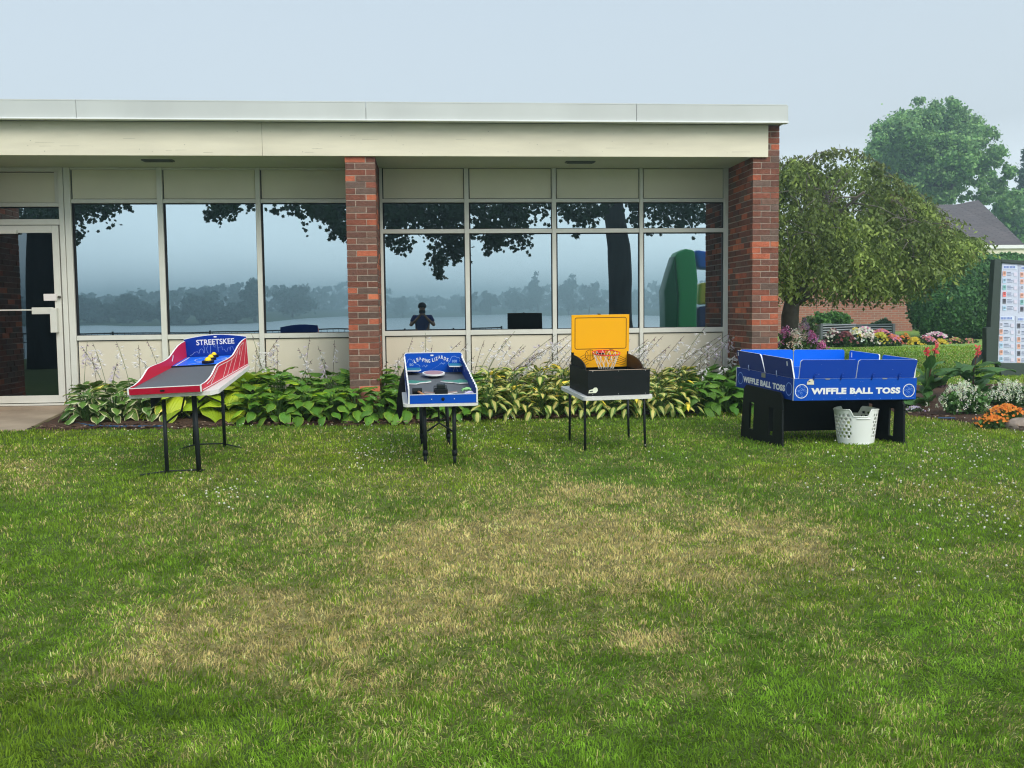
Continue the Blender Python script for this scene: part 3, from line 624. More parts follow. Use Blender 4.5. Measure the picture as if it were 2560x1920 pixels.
for x0_, x1_, z in ((.014, .178, .088), (.474, .618, .128)):
    mb = MB(T2); mb.prism([(x0_, 1.60), (x1_-.03, 1.58), (x1_, 1.65), (x1_-.01, 1.819), (x0_, 1.819)], lambda u, v, w_: (u, v, w_), z, z+.012, m=0, rim=1); mb.build('shelf', [mat('teal_shelf', lin((40, 120, 150)), .5), white], s2)
mb = MB(T2); mb.prism([(.30+.118*math.cos(a), 1.45+.17*math.sin(a)) for a in np.linspace(0, 6.283, 33)[:-1]], lambda u, v, w_: (u, v, w_), .075, .090, m=0, rim=1)
mb.prism([(.30+.10*math.cos(a), 1.45+.15*math.sin(a)) for a in np.linspace(0, 6.283, 33)[:-1]], lambda u, v, w_: (u, v, w_), .0905, .092, m=2)
mb.tube([(.30, 1.5, .045), (.30, 1.5, .075)], .05, 14, m=3)
mb.build('lily_pad', [white, white, mat('pad_pink', lin((165, 130, 140)), .6), blackp], s2)
green = mat('teal_green', lin((70, 140, 125)), .5)
for poly in ([(.016, .88), (.10, .86), (.14, .93), (.20, .95), (.255, 1.0), (.25, 1.05), (.15, 1.03), (.06, 1.10), (.016, 1.08)], [(.348, 1.0), (.42, .93), (.47, .92), (.52, .84), (.615, .86), (.617, 1.04), (.56, 1.10), (.48, 1.02), (.40, 1.05)]):
    mb = MB(T2); mb.prism(poly, lambda u, v, w_: (u, v, w_), .052, .064, m=0, rim=1); mb.build('leaf_platform', [green, white], s2)
for sx in (-1, 1):
    mb = MB(T2); c = .311; mb.prism([(c+sx*.06, .20), (c+sx*.10, .22), (c+sx*.155, .27), (c+sx*.15, .34), (c+sx*.10, .30), (c+sx*.06, .29)], lambda u, v, w_: (u, v, w_), .052, .060, m=0, rim=1); mb.build('splash_piece', [mat('splash', lin((150, 125, 120)), .5), white], s2)
ct = empty('launcher', T2 @ Vector((.311, .2, .046)), 'black block launcher standing in the middle of the lizard board', 'launcher')
mb = MB(T2); mb.box(.253, .370, .17, .30, .046, .100); mb.build('base', blackp, ct, bevel=.003)
mb = MB(T2); mb.box(.272, .350, .19, .29, .1005, .140); mb.build('block', mat('black_gloss', (.015, .02, .02), .25), ct, bevel=.004)
mb = MB(T2); mb.tube([(.25, .33, .05), (.25, .33, .11), (.37, .33, .11), (.37, .33, .05)], .005, 6); mb.build('hoop_bar', legm, ct)
ml = empty('mallet', T2 @ Vector((.09, .2, .046)), 'black headed mallet with a wooden handle lying at the left of the lizard board', 'mallet')
mb = MB(T2); mb.tube([(.045, .24, .078), (.135, .24, .078)], .030, 20); mb.build('head', blackp, ml, bevel=.003)
mb = MB(T2); mb.tube([(.09, .24, .078), (.145, .10, .066)], .011, 12); mb.build('handle', mat('wood', (.42, .20, .09), .6, var=.2, scale=20), ml, smooth=True)
for col_, cc, lab in (((.30, .62, .25), (.545, .20, .092), 'pale green rubber lizard lying on top of the heap at the right of the board'), ((.62, .55, .75), (.565, .14, .066), 'lavender rubber lizard lying at the front right corner of the board')):
    mb = MB(T2); c = Vector(cc); a = random.uniform(0, 3)
    mb.tube([c+Vector((-.055, .02, -.012)), c+Vector((-.03, .0, 0)), c+Vector((0, .0, .006)), c+Vector((.028, .006, .004)), c+Vector((.045, .0, .0))], [.002, .009, .016, .013, .007], 10)
    for sx, sy in ((-1, -1), (-1, 1), (1, -1), (1, 1)):
        mb.tube([c+Vector((sx*.012, 0, 0)), c+Vector((sx*.03, sy*.03, .008)), c+Vector((sx*.045, sy*.045, -.014))], [.006, .005, .003], 6)
    thing('toy_lizard', mb, mat('rubber', col_, .5), T2 @ c, lab, 'toy', 'toy lizards on the blue game', smooth=True)
# ---- table 3 with the mini basketball game
T3 = toward(.866, frame(1.5865, 9.6988, .7131, .1159, .0471, -.0036))
t3 = empty('folding_table', gray(1520, 1110), 'small square white folding table on thin dark legs under the black basketball box', 'table', 'white folding tables on the lawn')
mb = MB(T3); mb.prism(rr(-.055, .655, -.045, .86, .045), lambda u, v, w_: (u, v, w_), -.003, -.038); mb.build('tabletop', tabw, t3, bevel=.012, seg=4)
h = [gray(1463, 1127), gray(1613, 1122), gray(1424, 1101), gray(1572, 1096)]
for (px, py), f in zip(((1462, 1002), (1609, 997), (1425, 985), (1569, 997)), h):
    q = at(px, py, f.y); leg(t3, (q.x, q.y, q.z+.05), f, .0115)
bar(t3, [at(1600, 985, 8.6), at(1611, 1014, h[1].y)], .005, 'stay', steel); bar(t3, [at(1427, 990, h[2].y), at(1440, 980, 8.7)], .005, 'stay', steel)
bar(t3, [h[0].lerp(at(1462, 1002, h[0].y), .45), h[1].lerp(at(1609, 997, h[1].y), .45)], .004, 'crossbar') if False else None
s3 = empty('basketball_game', T3 @ Vector((.31, .35, 0)), 'black box with tall yellow backboard, orange hoop and white net', 'game')
W3, D3, H3 = .6294, .6781, .2458
mb = MB(T3)
mb.prism([(0, 0), (W3, 0), (W3, H3), (0, H3)], lambda u, v, w_: (u, w_, v), 0, .014)
mb.strip([(.266, .173), (.358, .173)], .030, lambda u, v: (u, -.0012, v), 2)
mb.box(.012, W3-.012, .001, .013, H3+.0003, H3+.003, m=1)
fp = mb.build('front_panel', [blackp, mat('bare_edge', (.55, .42, .33), .7), gasket], s3, bevel=.0)
for x in (.05, .31, .585):
    for z in (.012, .236):
        mb = MB(T3); mb.sphere((x, -.001, z), .004, 8, 6, (1, .5, 1)); mb.build('screw', steel, fp)
mb = MB(T3); st = [(.006, .028), (.012, .055), (.03, .062), (.05, .066), (.065, .080), (.085, .082), (.098, .070), (.100, .050), (.088, .034), (.08, .028)]
mb.prism(st, lambda u, v, w_: (u, w_, v), -.0025, -.0005); mb.strip([(.018, .042), (.05, .046)], .013, lambda u, v: (u, -.003, v), 1); mb.build('sticker', [mat('sticker_white', (.75, .78, .62), .5), mat('sticker_ink', (.08, .09, .08), .5)], s3)
for x in (0, W3-.014):
    mb = MB(T3); mb.prism([(.0145, 0), (.0145, H3-.001), (D3, H3-.001), (D3, 0)], lambda u, v, w_: (w_, u, v), x, x+.014); mb.build('side_panel', blackp, s3)
mb = MB(T3); mb.box(.0145, W3-.0145, .0145, D3, .001, .012); mb.box(.0145, W3-.0145, D3-.014, D3, .012, H3-.03); mb.build('box_floor', blackp, s3)
for x, mm in ((.015, blackp), (W3-.029, mat('brown_black_ply', (.035, .018, .012), .5))):
    A = [(.15, H3-.03), (.15, .246)]+[(.62-.47*math.cos(a), .246+.10*math.sin(a)) for a in np.linspace(.12, math.pi/2, 8)]+[(.63, .346), (.63, H3-.03)]
    mb = MB(T3); mb.prism(A, lambda u, v, w_: (w_, u, v), x, x+.013); mb.build('curved_wing', mm, s3)
mb = MB(T3); mb.prism([(.008, .37), (.008, .752), (.622, .752), (.622, .37)], lambda u, v, w_: (u, w_, v), .6325, .650, m=0, rim=1)
mb.prism([(.035, .212), (.035, .3695), (.600, .3695), (.600, .212)], lambda u, v, w_: (u, w_, v), .6325, .650, m=0, rim=1)
mb.box(.008, .622, .6502, .654, .21, .75, m=3)
yf = lambda u, v: (u, .6318, v)
mb.strip(rr(.043, .590, .402, .722, .018, 5), .007, yf, 2, closed=True)
for cx in (.205, .425):
    C = lambda r_, a0, a1, ox=0, oy=0, k=20: [(cx+ox+r_*math.cos(a), .338+oy+r_*math.sin(a)) for a in np.linspace(a0, a1, k)]
    mb.strip(C(.054, 0, 6.283, k=32)[:-1], .005, yf, 2, closed=True); mb.strip([(cx, .284), (cx, .392)], .004, yf, 2); mb.strip([(cx-.054, .338), (cx+.054, .338)], .004, yf, 2)
    mb.strip(C(.05, -1.0, 1.0, ox=-.072), .004, yf, 2); mb.strip(C(.05, 2.14, 4.14, ox=.072), .004, yf, 2)
for k_ in range(5):
    mb.strip([(.150+k_*.010, .345-k_*.022), (.095+k_*.012, .318-k_*.022)], .004, yf, 2); mb.strip([(.478-k_*.010, .345-k_*.022), (.59-k_*.004, .290-k_*.016)], .004, yf, 2)
bk = mb.build('backboard', [yelp, mat('yellow_edge', lin((255, 215, 120)), .5), brown, blackp], s3)
mb = MB(T3); mb.box(.29, .315, .632, .66, .7525, .762); mb.build('lid_catch', blackp, bk)
hc = Vector((.328, .475, .372)); tiltH = math.radians(7)
ring = [hc+Vector((.142*math.cos(a), .130*math.sin(a), .130*math.sin(a)*math.sin(tiltH))) for a in np.linspace(0, 2*math.pi, 41)]
mb = MB(T3); mb.tube(ring, .0055, 8, caps=False); mb.box(hc.x-.05, hc.x+.03, .600, .631, hc.z-.012, hc.z+.018); hp = mb.build('hoop', orange, s3, smooth=False)
mb = MB(T3); mb.box(hc.x-.06, hc.x+.03, .628, .6315, hc.z-.03, hc.z+.012); mb.build('hoop_bracket', blackp, hp)
mb = MB(T3); nN = 12
for sgn in (1, -1):
    for i in range(nN):
        pts = []
        for kx in range(7):
            f_ = kx/6; a = 2*math.pi*(i+sgn*f_*1.3)/nN; r_ = .135*(1-f_*.45)
            pts.append(hc+Vector((r_*math.cos(a), r_*.92*math.sin(a), -.16*f_+.013*math.sin(a)*(1-f_))))
        mb.tube(pts, .0020, 5)
mb.build('net', netm, s3)
# ---- wiffle ball toss table
T4 = toward(.87, frame(3.6242, 9.6657, .6338, .1314, .0361, .0186))
W4, D4, H4 = 1.3535, 1.3153, .2166
st4 = empty('table_stand', gray(2060, 1090), 'black plastic stand with slotted end panels under the wiffle ball toss box', 'stand')
def endpanel(x, slots, y0t, y1t, y0b, y1b, ztop, zf):
    # built from bars round the slots so that the openings are real
    mb = MB(T4); ys_ = sorted(slots)
    def yb(z, side):
        f = (ztop-z)/(ztop-zf(0)); return (y0t+(y0b-y0t)*f) if side == 0 else (y1t+(y1b-y1t)*f)
    z1_, z0_ = -.115, -.40
    def col_(ya, yb_, za, zb_):    # vertical slab piece between levels, with per-level y
        mb.prism([(ya(za), za), (yb_(za), za), (yb_(zb_), zb_), (ya(zb_), zb_)], lambda u, v, w_: (w_, u, v), x, x+.02)
    L_ = lambda z: yb(z, 0); R_ = lambda z: yb(z, 1)
    r_ = .05
    mb.prism([(L_(z1_), z1_), (R_(z1_), z1_), (R_(ztop-r_), ztop-r_), (R_(ztop)-r_, ztop), (L_(ztop)+r_, ztop), (L_(ztop-r_), ztop-r_)], lambda u, v, w_: (w_, u, v), x, x+.02)
    zb1 = zf(0); mb.prism([(y0b, zf(y0b)), (y1b, zf(y1b)), (R_(z0_), z0_), (L_(z0_), z0_)], lambda u, v, w_: (w_, u, v), x, x+.02)
    edges = [L_]+[(lambda z, q=q: q) for s_ in ys_ for q in s_]+[R_]
    for i in range(0, len(edges), 2): col_(edges[i], edges[i+1], z0_, z1_)
    return mb
def zf_at(x):
    def f(y):
        z = -.6
        for _ in range(4):
            p = T4 @ Vector((x, y, z)); z += ground(p.x, p.y)-.015-p.z
        return z
    return f
endpanel(-.045, [(.322, .415), (.76, .858)], .15, 1.01, .108, 1.05, .060, zf_at(-.045)).build('end_panel', blackp, st4, bevel=.006)
endpanel(1.215, [(.15, .235), (.55, .64)], -.0, .84, -.04, .90, -.003, zf_at(1.215)).build('end_panel', blackp, st4, bevel=.006)
mb = MB(T4); mb.box(-.024, 1.214, .62, .64, -.40, -.004); mb.build('centre_panel', blackp, st4)
mb = MB(T4); mb.box(-.024, 1.214, .645, .70, -.06, -.004); mb.box(-.024, 1.214, .3, .36, -.05, -.006); mb.build('support_rail', blackp, st4)
s4 = empty('ball_toss_game', T4 @ Vector((.67, .65, 0)), 'large blue ball toss box with hinged flaps standing up round all four sides', 'game')
faces = {'front': (lambda u, v, w_: (u, w_, v), W4), 'left': (lambda u, v, w_: (w_, u, v), D4)}
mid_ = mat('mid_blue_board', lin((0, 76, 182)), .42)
def wall(u0, u1, fn, a0, a1, nm='side_wall'):
    mb = MB(T4); mb.prism([(u0, 0), (u1, 0), (u1, H4), (u0, H4)], fn, a0, a1, m=0, rim=1); return mb
fnF = lambda u, v, w_: (u, w_, v); fnL = lambda u, v, w_: (w_, u, v)
def ballmark(mb, cx, cz_, r, fn2, m, dots=True):
    mb.strip([(cx+r*math.cos(a), cz_+r*math.sin(a)) for a in np.linspace(0, 2*math.pi, 33)[:-1]], .0075, fn2, m, closed=True)
    if dots:
        for ax, az, k_ in ((-.0, .018, 1), (-.026, .002, 1), (-.002, -.018, 1), (-.022, .048, .8), (.030, .045, .8), (-.055, .006, .7), (.053, -.004, .7), (-.036, -.045, .8), (.008, -.055, .8), (.028, .012, 1)):
            mb.strip([(cx+ax+.0095*k_*math.cos(a), cz_+az+.010*math.sin(a)) for a in np.linspace(0, 2*math.pi, 13)[:-1]], .0035, fn2, 2, closed=True)
pale = mat('pale_mark', lin((130, 165, 230)), .5)
mb = wall(0, W4, fnF, 0, .018); f2_ = lambda u, v: (u, -.0012, v)
ballmark(mb, .083, .092, .067, f2_, 1); ballmark(mb, 1.268, .090, .064, f2_, 1)
for x in np.linspace(.2, 1.2, 9): mb.strip([(x, .012), (x+.006, .012)], .005, f2_, 2)
fw = mb.build('front_wall', [mid_, white, pale], s4)
TF = T4 @ Matrix.Rotation(math.pi/2, 4, 'X')
text('lettering', 'WIFFLE BALL TOSS', T4 @ Matrix.Translation((.186, -.001, .060)) @ Matrix.Rotation(math.pi/2, 4, 'X'), .985, .064, white, fw, bold=.055, sp=1.08)
mb = MB(T4); mb.prism([(.135, .158), (.138, .185), (.155, .198), (.165, .212), (.195, .21), (.212, .195), (.21, .175), (.213, .158)], fnF, -.004, -.001); mb.strip([(.15, .187), (.172, .192)], .009, lambda u, v: (u, -.0045, v), 1)
mb.build('sticker', [mat('sticker_cream', (.72, .66, .52), .5), bpy.data.materials['sticker_ink']], s4)
for x in (.36, .99):
    mb = MB(T4); mb.prism([(x-.03, .2165), (x-.022, .207), (x+.022, .207), (x+.03, .2165)], fnF, -.003, -.001); mb.build('handle_cutout', mat('worn_wood', (.3, .29, .28), .7), fw)
mb = wall(.0185, D4, fnL, 0, .018); f3_ = lambda u, v: (-.0012, u, v)
ballmark(mb, .10, .105, .062, f3_, 2, False); ballmark(mb, 1.20, .105, .062, f3_, 2, False)
mb.strip([(1.305, .003), (1.305, .214)], .012, f3_, 1)
lw = mb.build('left_wall', [dblue, white, pale], s4)  # the shade of the left side is put into its deeper blue
text('lettering', 'WIFFLE BALL TOSS', T4 @ Matrix.Translation((-.001, 1.13, .070)) @ Matrix.Rotation(-math.pi/2, 4, 'Z') @ Matrix.Rotation(math.pi/2, 4, 'X'), .95, .064, white, lw, bold=.05, sp=1.08)
mb = MB(T4); mb.box(-.004, -.0012, .61, .70, .165, .21); mb.build('sticker', mat('sticker_olive', (.25, .25, .2), .6), s4)
mb = wall(.0185, D4, fnL, W4-.018, W4); mb.build('right_wall', [mid_, white], s4)
mb = wall(.0185, W4-.0185, fnF, D4-.018, D4); mb.build('back_wall', [mid_, white], s4)
mb = MB(T4); mb.box(.019, W4-.019, .019, D4-.019, .004, .02); mb.build('box_floor', white, s4)
mb = MB(T4)
for k_ in range(5): mb.box(.02, W4-.02, .03+.02*k_, .034+.02*k_, .02, .10+.022*k_)
mb.build('score_slats', white, s4)
def flap(poly, fn, a0, a1, m, slots=(), side=1):
    mb = MB(T4); P = []; n_ = len(poly)      # round the two top corners
    for i in range(n_):
        p = Vector(poly[i]); a = Vector(poly[i-1]); b = Vector(poly[(i+1) % n_])
        if p.y > .3:
            r_ = .022; P += [tuple(p+(a-p).normalized()*r_), tuple(p+(a-p).normalized()*r_*.3+(b-p).normalized()*r_*.3), tuple(p+(b-p).normalized()*r_)]
        else: P.append(tuple(p))
    mb.prism(P, fn, a0, a1, m=0, rim=1)
    for (u0, v0, u1, v1) in slots: mb.strip([(u0, v0), (u1, v1)], .018, lambda u, v: fn(u, v, a0-.001 if side else a1+.001), 1)
    return mb.build('flap', [m, white], s4)
zt = .402; tl = lambda v: 0
dk = mat('flap_blue', lin((0, 58, 158)), .42); dk2 = mat('flap_blue_shaded', lin((0, 40, 108)), .45); bri = mat('flap_blue_lit', lin((0, 98, 225)), .38)  # left flaps darker, back and right flaps brighter: light and shade painted in
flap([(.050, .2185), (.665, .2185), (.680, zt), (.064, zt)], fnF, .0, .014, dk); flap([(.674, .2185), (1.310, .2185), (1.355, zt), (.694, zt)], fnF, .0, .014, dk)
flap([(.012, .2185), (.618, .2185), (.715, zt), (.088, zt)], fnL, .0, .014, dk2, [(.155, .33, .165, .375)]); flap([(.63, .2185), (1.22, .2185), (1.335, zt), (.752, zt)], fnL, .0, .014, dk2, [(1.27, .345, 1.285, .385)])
flap([(.05, .2185), (.675, .2185), (.668, zt+.008), (.03, zt+.008)], fnF, D4-.014, D4, bri); flap([(.685, .2185), (1.31, .2185), (1.305, zt+.008), (.68, zt+.008)], fnF, D4-.014, D4, bri)
flap([(.03, .2185), (.62, .2185), (.60, zt+.004), (.01, zt+.004)], fnL, W4-.014, W4, bri); flap([(.665, .2185), (1.26, .2185), (1.25, zt+.004), (.665, zt+.004)], fnL, W4-.014, W4, bri, [(1.20, .33, 1.205, .385)])
for (x, y, dx) in [(.215, -.004, 1), (.511, -.004, 1), (.852, -.004, 1), (1.147, -.004, 1)]:
    mb = MB(T4); mb.tube([(x-.012, y-.004, .200), (x-.006, y-.006, .232), (x, y-.010, .258), (x+.010, y-.008, .268), (x+.018, y-.004, .262)], .005, 7); mb.tube([(x-.006, y-.004, .234), (x+.012, y-.004, .238)], .006, 7); mb.build('hinge_hook', dk, s4, smooth=True)
for y in (.995, .36):
    mb = MB(T4); mb.tube([(-.006, y+.01, .262), (-.008, y+.004, .262), (-.008, y, .235), (-.006, y-.012, .205)], .005, 7); mb.build('hinge_hook', mat('hook_grey', lin((150, 165, 200)), .4), s4, smooth=True)
scuffm = mat('scuff_mark', (.30, .36, .52), .7)
mb = MB(T4)
for _ in range(26):
    x, z, q = random.uniform(.03, 1.32), random.uniform(.015, .39), random.uniform(.004, .016); z = z if z < .2 or z > .23 else .1
    a = random.uniform(-.5, .5); mb.strip([(x, z), (x+q*math.cos(a), z+q*math.sin(a))], random.uniform(.001, .0022), lambda u, v: (u, -.0016, v))
mb.build('scuff_marks', scuffm, s4)
# ---- laundry basket with balls
bp_ = gray(2139, 1108); bk_ = empty('laundry_basket', bp_, 'white plastic laundry basket with one wall cut low, standing before the wiffle ball toss table', 'basket')
bz = bp_.z; sc_b = (at(0, 0, bp_.y)-at(1, 0, bp_.y)).length
mb = MB(); N_ = 96; rows = 30
rtop, rbot, Hb = .185, .150, .315
def bpt(a, f):
    r_ = rbot+(rtop-rbot)*f; ex = 1.06
    return Vector((bp_.x+r_*math.cos(a)*ex, bp_.y+r_*math.sin(a)*.9, bz+Hb*f))
idx = {}
def toph(a):           # rim height: low in front and at the back, high at the sides
    d = abs(((a+math.pi/2+.12) % (2*math.pi))-math.pi); d = math.pi-d
    d2 = abs(((a-math.pi/2+.12) % (2*math.pi))-math.pi); d2 = math.pi-d2
    m_ = min(d, d2)
    return .80 if m_ < .36 else (.80+.2*min(1, (m_-.36)/.14) if m_ < .5 else 1.0-.04*min(1, (m_-.5)))
for i in range(N_):
    a = 2*math.pi*i/N_
    for j in range(rows+1): idx[i, j] = bpt(a, toph(a)*j/rows)
vsl = [idx[i, j] for i in range(N_) for j in range(rows+1)]; fsl = []
for i in range(N_):
    a = 2*math.pi*(i+.5)/N_; dm = min(abs(((a+math.pi/2) % (2*math.pi))-0), abs(2*math.pi-((a+math.pi/2) % (2*math.pi))))
    dmb = abs(((a-math.pi/2) % (2*math.pi))); dmb = min(dmb, 2*math.pi-dmb)
    for j in range(rows):
        hole = (dm > .62 and dmb > .5) and (5 < j < 26) and ((j % 3) < 2) and (((i+(j//3 % 2)*2) % 4) < 2)
        if not hole:
            i2 = (i+1) % N_; fsl.append((i*(rows+1)+j, i2*(rows+1)+j, i2*(rows+1)+j+1, i*(rows+1)+j+1))
mb.add(vsl, fsl); bm_ = mb.build('basket_wall', basketm, bk_, smooth=True)
so = bm_.modifiers.new('thickness', 'SOLIDIFY'); so.thickness = .004
mb = MB(); mb.tube([bpt(2*math.pi*i/N_, toph(2*math.pi*i/N_)) for i in range(N_+1)], .0055, 6, caps=False); mb.build('rim', basketm, bk_, smooth=True)
mb = MB(); mb.tube([(bp_.x, bp_.y, bz+.002), (bp_.x, bp_.y, bz+.010)], .145, 32); mb.build('basket_base', basketm, bk_)
mb = MB(); mb.tube([bpt(a, .74)+Vector((0, -.004, 0)) for a in np.linspace(-math.pi/2-.33, -math.pi/2+.33, 12)], .004, 6); mb.build('ridge', basketm, bk_, smooth=True)
bl = mat('lime_ball', (.55, .68, .25), .5)
for i in range(22):
    a = random.uniform(0, 6.28); r_ = .105*math.sqrt(random.random()) if i > 8 else .105; z = bz+.050+(i//9)*.055
    mb = MB(); c = (bp_.x+r_*math.cos(a if i > 8 else i*.7), bp_.y+r_*math.sin(a if i > 8 else i*.7)*.85, z); mb.sphere(c, .036, 14, 10)
    thing('plastic_ball', mb, bl, Vector(c)-Vector((0, 0, .036)), 'pale lime plastic ball heaped in the white laundry basket', 'ball', 'balls in the laundry basket', smooth=True)
#%%PLANTS
# ================================================================== plants
def hostamat(name, mid_c, edge_c, thr, vein=.25):
    m = bpy.data.materials.new(name); m.use_nodes = True; t = m.node_tree; N = t.nodes; L = t.links; b = N['Principled BSDF']; b.inputs['Roughness'].default_value = .38; b.inputs['Specular IOR Level'].default_value = .35
    uv = N.new('ShaderNodeUVMap'); sp_ = N.new('ShaderNodeSeparateXYZ'); L.new(uv.outputs[0], sp_.inputs[0])
    ns = N.new('ShaderNodeTexNoise'); ns.inputs['Scale'].default_value = 3; L.new(uv.outputs[0], ns.inputs['Vector'])
    ab = N.new('ShaderNodeMath'); ab.operation = 'ABSOLUTE'; L.new(sp_.outputs[0], ab.inputs[0])
    a2 = N.new('ShaderNodeMath'); a2.operation = 'MULTIPLY_ADD'; a2.inputs[1].default_value = .35; L.new(ns.outputs[0], a2.inputs[0]); L.new(ab.outputs[0], a2.inputs[2])
    mr = N.new('ShaderNodeMapRange'); mr.inputs[1].default_value = thr+.13; mr.inputs[2].default_value = thr+.20; L.new(a2.outputs[0], mr.inputs[0])
    q = N.new('ShaderNodeMix'); q.data_type = 'RGBA'; q.inputs[6].default_value = (*mid_c, 1); q.inputs[7].default_value = (*edge_c, 1); L.new(mr.outputs[0], q.inputs[0])
    at_ = N.new('ShaderNodeAttribute'); at_.attribute_name = 'Col'; vm = N.new('ShaderNodeVectorMath'); vm.operation = 'MULTIPLY'; L.new(q.outputs[2], vm.inputs[0]); L.new(at_.outputs['Color'], vm.inputs[1])
    L.new(vm.outputs[0], b.inputs['Base Color'])
    sn = N.new('ShaderNodeMath'); sn.operation = 'MULTIPLY'; sn.inputs[1].default_value = 26; L.new(ab.outputs[0], sn.inputs[0]); s2_ = N.new('ShaderNodeMath'); s2_.operation = 'SINE'; L.new(sn.outputs[0], s2_.inputs[0])
    bp = N.new('ShaderNodeBump'); bp.inputs['Strength'].default_value = vein; bp.inputs['Distance'].default_value = .004; L.new(s2_.outputs[0], bp.inputs['Height']); L.new(bp.outputs[0], b.inputs['Normal'])
    tr = N.new('ShaderNodeBsdfTranslucent'); L.new(vm.outputs[0], tr.inputs[0]); ms = N.new('ShaderNodeMixShader'); ms.inputs[0].default_value = .28
    L.new(b.outputs[0], ms.inputs[1]); L.new(tr.outputs[0], ms.inputs[2]); L.new(ms.outputs[0], N['Material Output'].inputs[0])
    return m
HM = {'cream': hostamat('hosta_cream_edge', (.13, .26, .055), (.62, .66, .40), .78), 'lime': hostamat('hosta_lime', (.40, .56, .035), (.48, .60, .06), .9, .5),
      'green': hostamat('hosta_green', (.13, .31, .04), (.28, .44, .06), .86, .4), 'gold': hostamat('hosta_gold_centre', (.66, .66, .22), (.11, .22, .035), .56), 'deep': hostamat('hosta_deep', (.12, .28, .045), (.17, .33, .055), .9, .4)}
LW = [(0, .30), (.06, .72), (.18, .97), (.34, 1.0), (.5, .90), (.66, .70), (.8, .46), (.92, .19), (1, .015)]
def add_leaf(mb, b, az, e0, L, Wd, droop, fold, col, roll=0):
    us = (-1, -.55, 0, .55, 1); vs_ = []; p = Vector(b); prev = 0; hd = Vector((math.cos(az), math.sin(az), 0)); sdv = Vector((-math.sin(az), math.cos(az), 0))
    for k_, (t, wv) in enumerate(LW):
        e_ = e0-droop*t; d = hd*math.cos(e_)+Vector((0, 0, math.sin(e_))); p = p+d*(t-prev)*L; prev = t
        nrm = d.cross(sdv)*-1; s2v = sdv*math.cos(roll)+nrm*math.sin(roll)
        for u in us:
            q = p+s2v*(u*wv*Wd/2*math.cos(fold))+nrm*(abs(u)*wv*Wd/2*math.sin(fold))+nrm*(.010*math.sin(t*9+u*3)*abs(u)*L/.2)
            if k_ == 0: q = q-d*abs(u)*L*.09
            vs_.append(q); mb.uv.append((u, t))
    fs_ = [(r_*5+c, r_*5+c+1, (r_+1)*5+c+1, (r_+1)*5+c) for r_ in range(8) for c in range(4)]
    mb.add(vs_, fs_, col=col)
def hosta(x, y, kind, L, ratio, n, Hh, R_, label, group, stalks=0, lean=.3):
    o = empty('hosta', (x, y, ground(x, y)+.02), label, 'plant', group); mb = MB(); z0_ = ground(x, y)
    for i in range(n):
        s_ = ((i+.5)/n); az = i*2.39996+random.uniform(-.3, .3); hgt = Hh*(1-.80*s_**1.25)*random.uniform(.88, 1.08); r_ = R_*(.12+.72*s_)*random.uniform(.85, 1.15)
        bp2 = Vector((x+math.cos(az)*r_, y+math.sin(az)*r_*.8, z0_+hgt)); e0 = math.radians(48-62*s_+random.uniform(-14, 14)); l = L*random.uniform(.75, 1.15)
        v = random.uniform(.72, 1.2); c = (v*random.uniform(.9, 1.2), v, v*.9)
        if random.random() < .035 and kind != 'lime': c = (2.2, 1.6, .6)
        add_leaf(mb, bp2, az+random.uniform(-.5, .5), e0, l, l*ratio, math.radians(random.uniform(50, 95)), math.radians(random.uniform(8, 28)), c, random.uniform(-.4, .4))
    mb.build('foliage', HM[kind], o, smooth=True)
    mb = MB()
    for i in range(n):
        s_ = ((i+.5)/n); az = i*2.39996; hgt = Hh*(1-.80*s_**1.25); r_ = R_*(.12+.72*s_)
        mb.tube([(x, y, z0_+.01), (x+math.cos(az)*r_*.5, y+math.sin(az)*r_*.4, z0_+hgt*.7), (x+math.cos(az)*r_, y+math.sin(az)*r_*.8, z0_+hgt)], .0035, 4, caps=False, col=(.12, .22, .06))
    mb.build('petioles', leafm, o)
    for k_ in range(stalks): flower_stalk(o, x+random.uniform(-.12, .12), y+random.uniform(-.1, .1), z0_+Hh*.5, lean)
    return o
def flower_stalk(o, x, y, z, lean, hgt=None, full=None):
    h_ = hgt or random.uniform(.38, .82); ln = random.gauss(lean, .16)*h_*1.3; fy = random.uniform(-.15, .05); mb = MB(); pts = []
    for i in range(7):
        f_ = i/6; pts.append(Vector((x+ln*f_**1.4, y+fy*f_, z+h_*(f_-.12*f_*f_))))
    mb.tube(pts, [.0034-.0002*i for i in range(7)], 5, col=(.16, .13, .09) if random.random() < .6 else (.14, .20, .09))
    nb = random.randint(8, 17) if full is None else full; wh = (.88, .85, .86) if random.random() < .8 else (.74, .66, .76)
    for i in range(nb):
        f_ = .56+.42*i/nb; j_ = min(5, int(f_*6)); p = pts[j_].lerp(pts[j_+1], f_*6-j_); a = random.uniform(0, 6.28); d = Vector((math.cos(a)*.8, math.sin(a)*.8, random.uniform(-1.1, .1))).normalized()
        if i > nb-3: mb.tube([p, p+d*.012, p+d*.024], [.002, .006, .002], 5, col=(.28, .18, .22)); continue
        l = random.uniform(.050, .078)*(.6 if random.random() < .2 else 1); s_ = d.orthogonal().normalized(); t_ = d.cross(s_); c0 = p+d*.012; vs_ = [c0]
        for q in range(6):
            aa = q*math.pi/3; vs_.append(c0+d*l*.55+(s_*math.cos(aa)+t_*math.sin(aa))*l*.14)
        for q in range(6):
            aa = q*math.pi/3; vs_.append(c0+d*l*random.uniform(.9, 1.05)+(s_*math.cos(aa)+t_*math.sin(aa))*l*.36)
        mb.add(vs_, [(0, 1+q, 1+(q+1) % 6) for q in range(6)]+[(1+q, 7+q, 1+(q+1) % 6) for q in range(6)], col=wh); mb.tube([p, c0], .0015, 4, col=(.2, .2, .1))
    mb.build('flower_stalk', petalm, o)
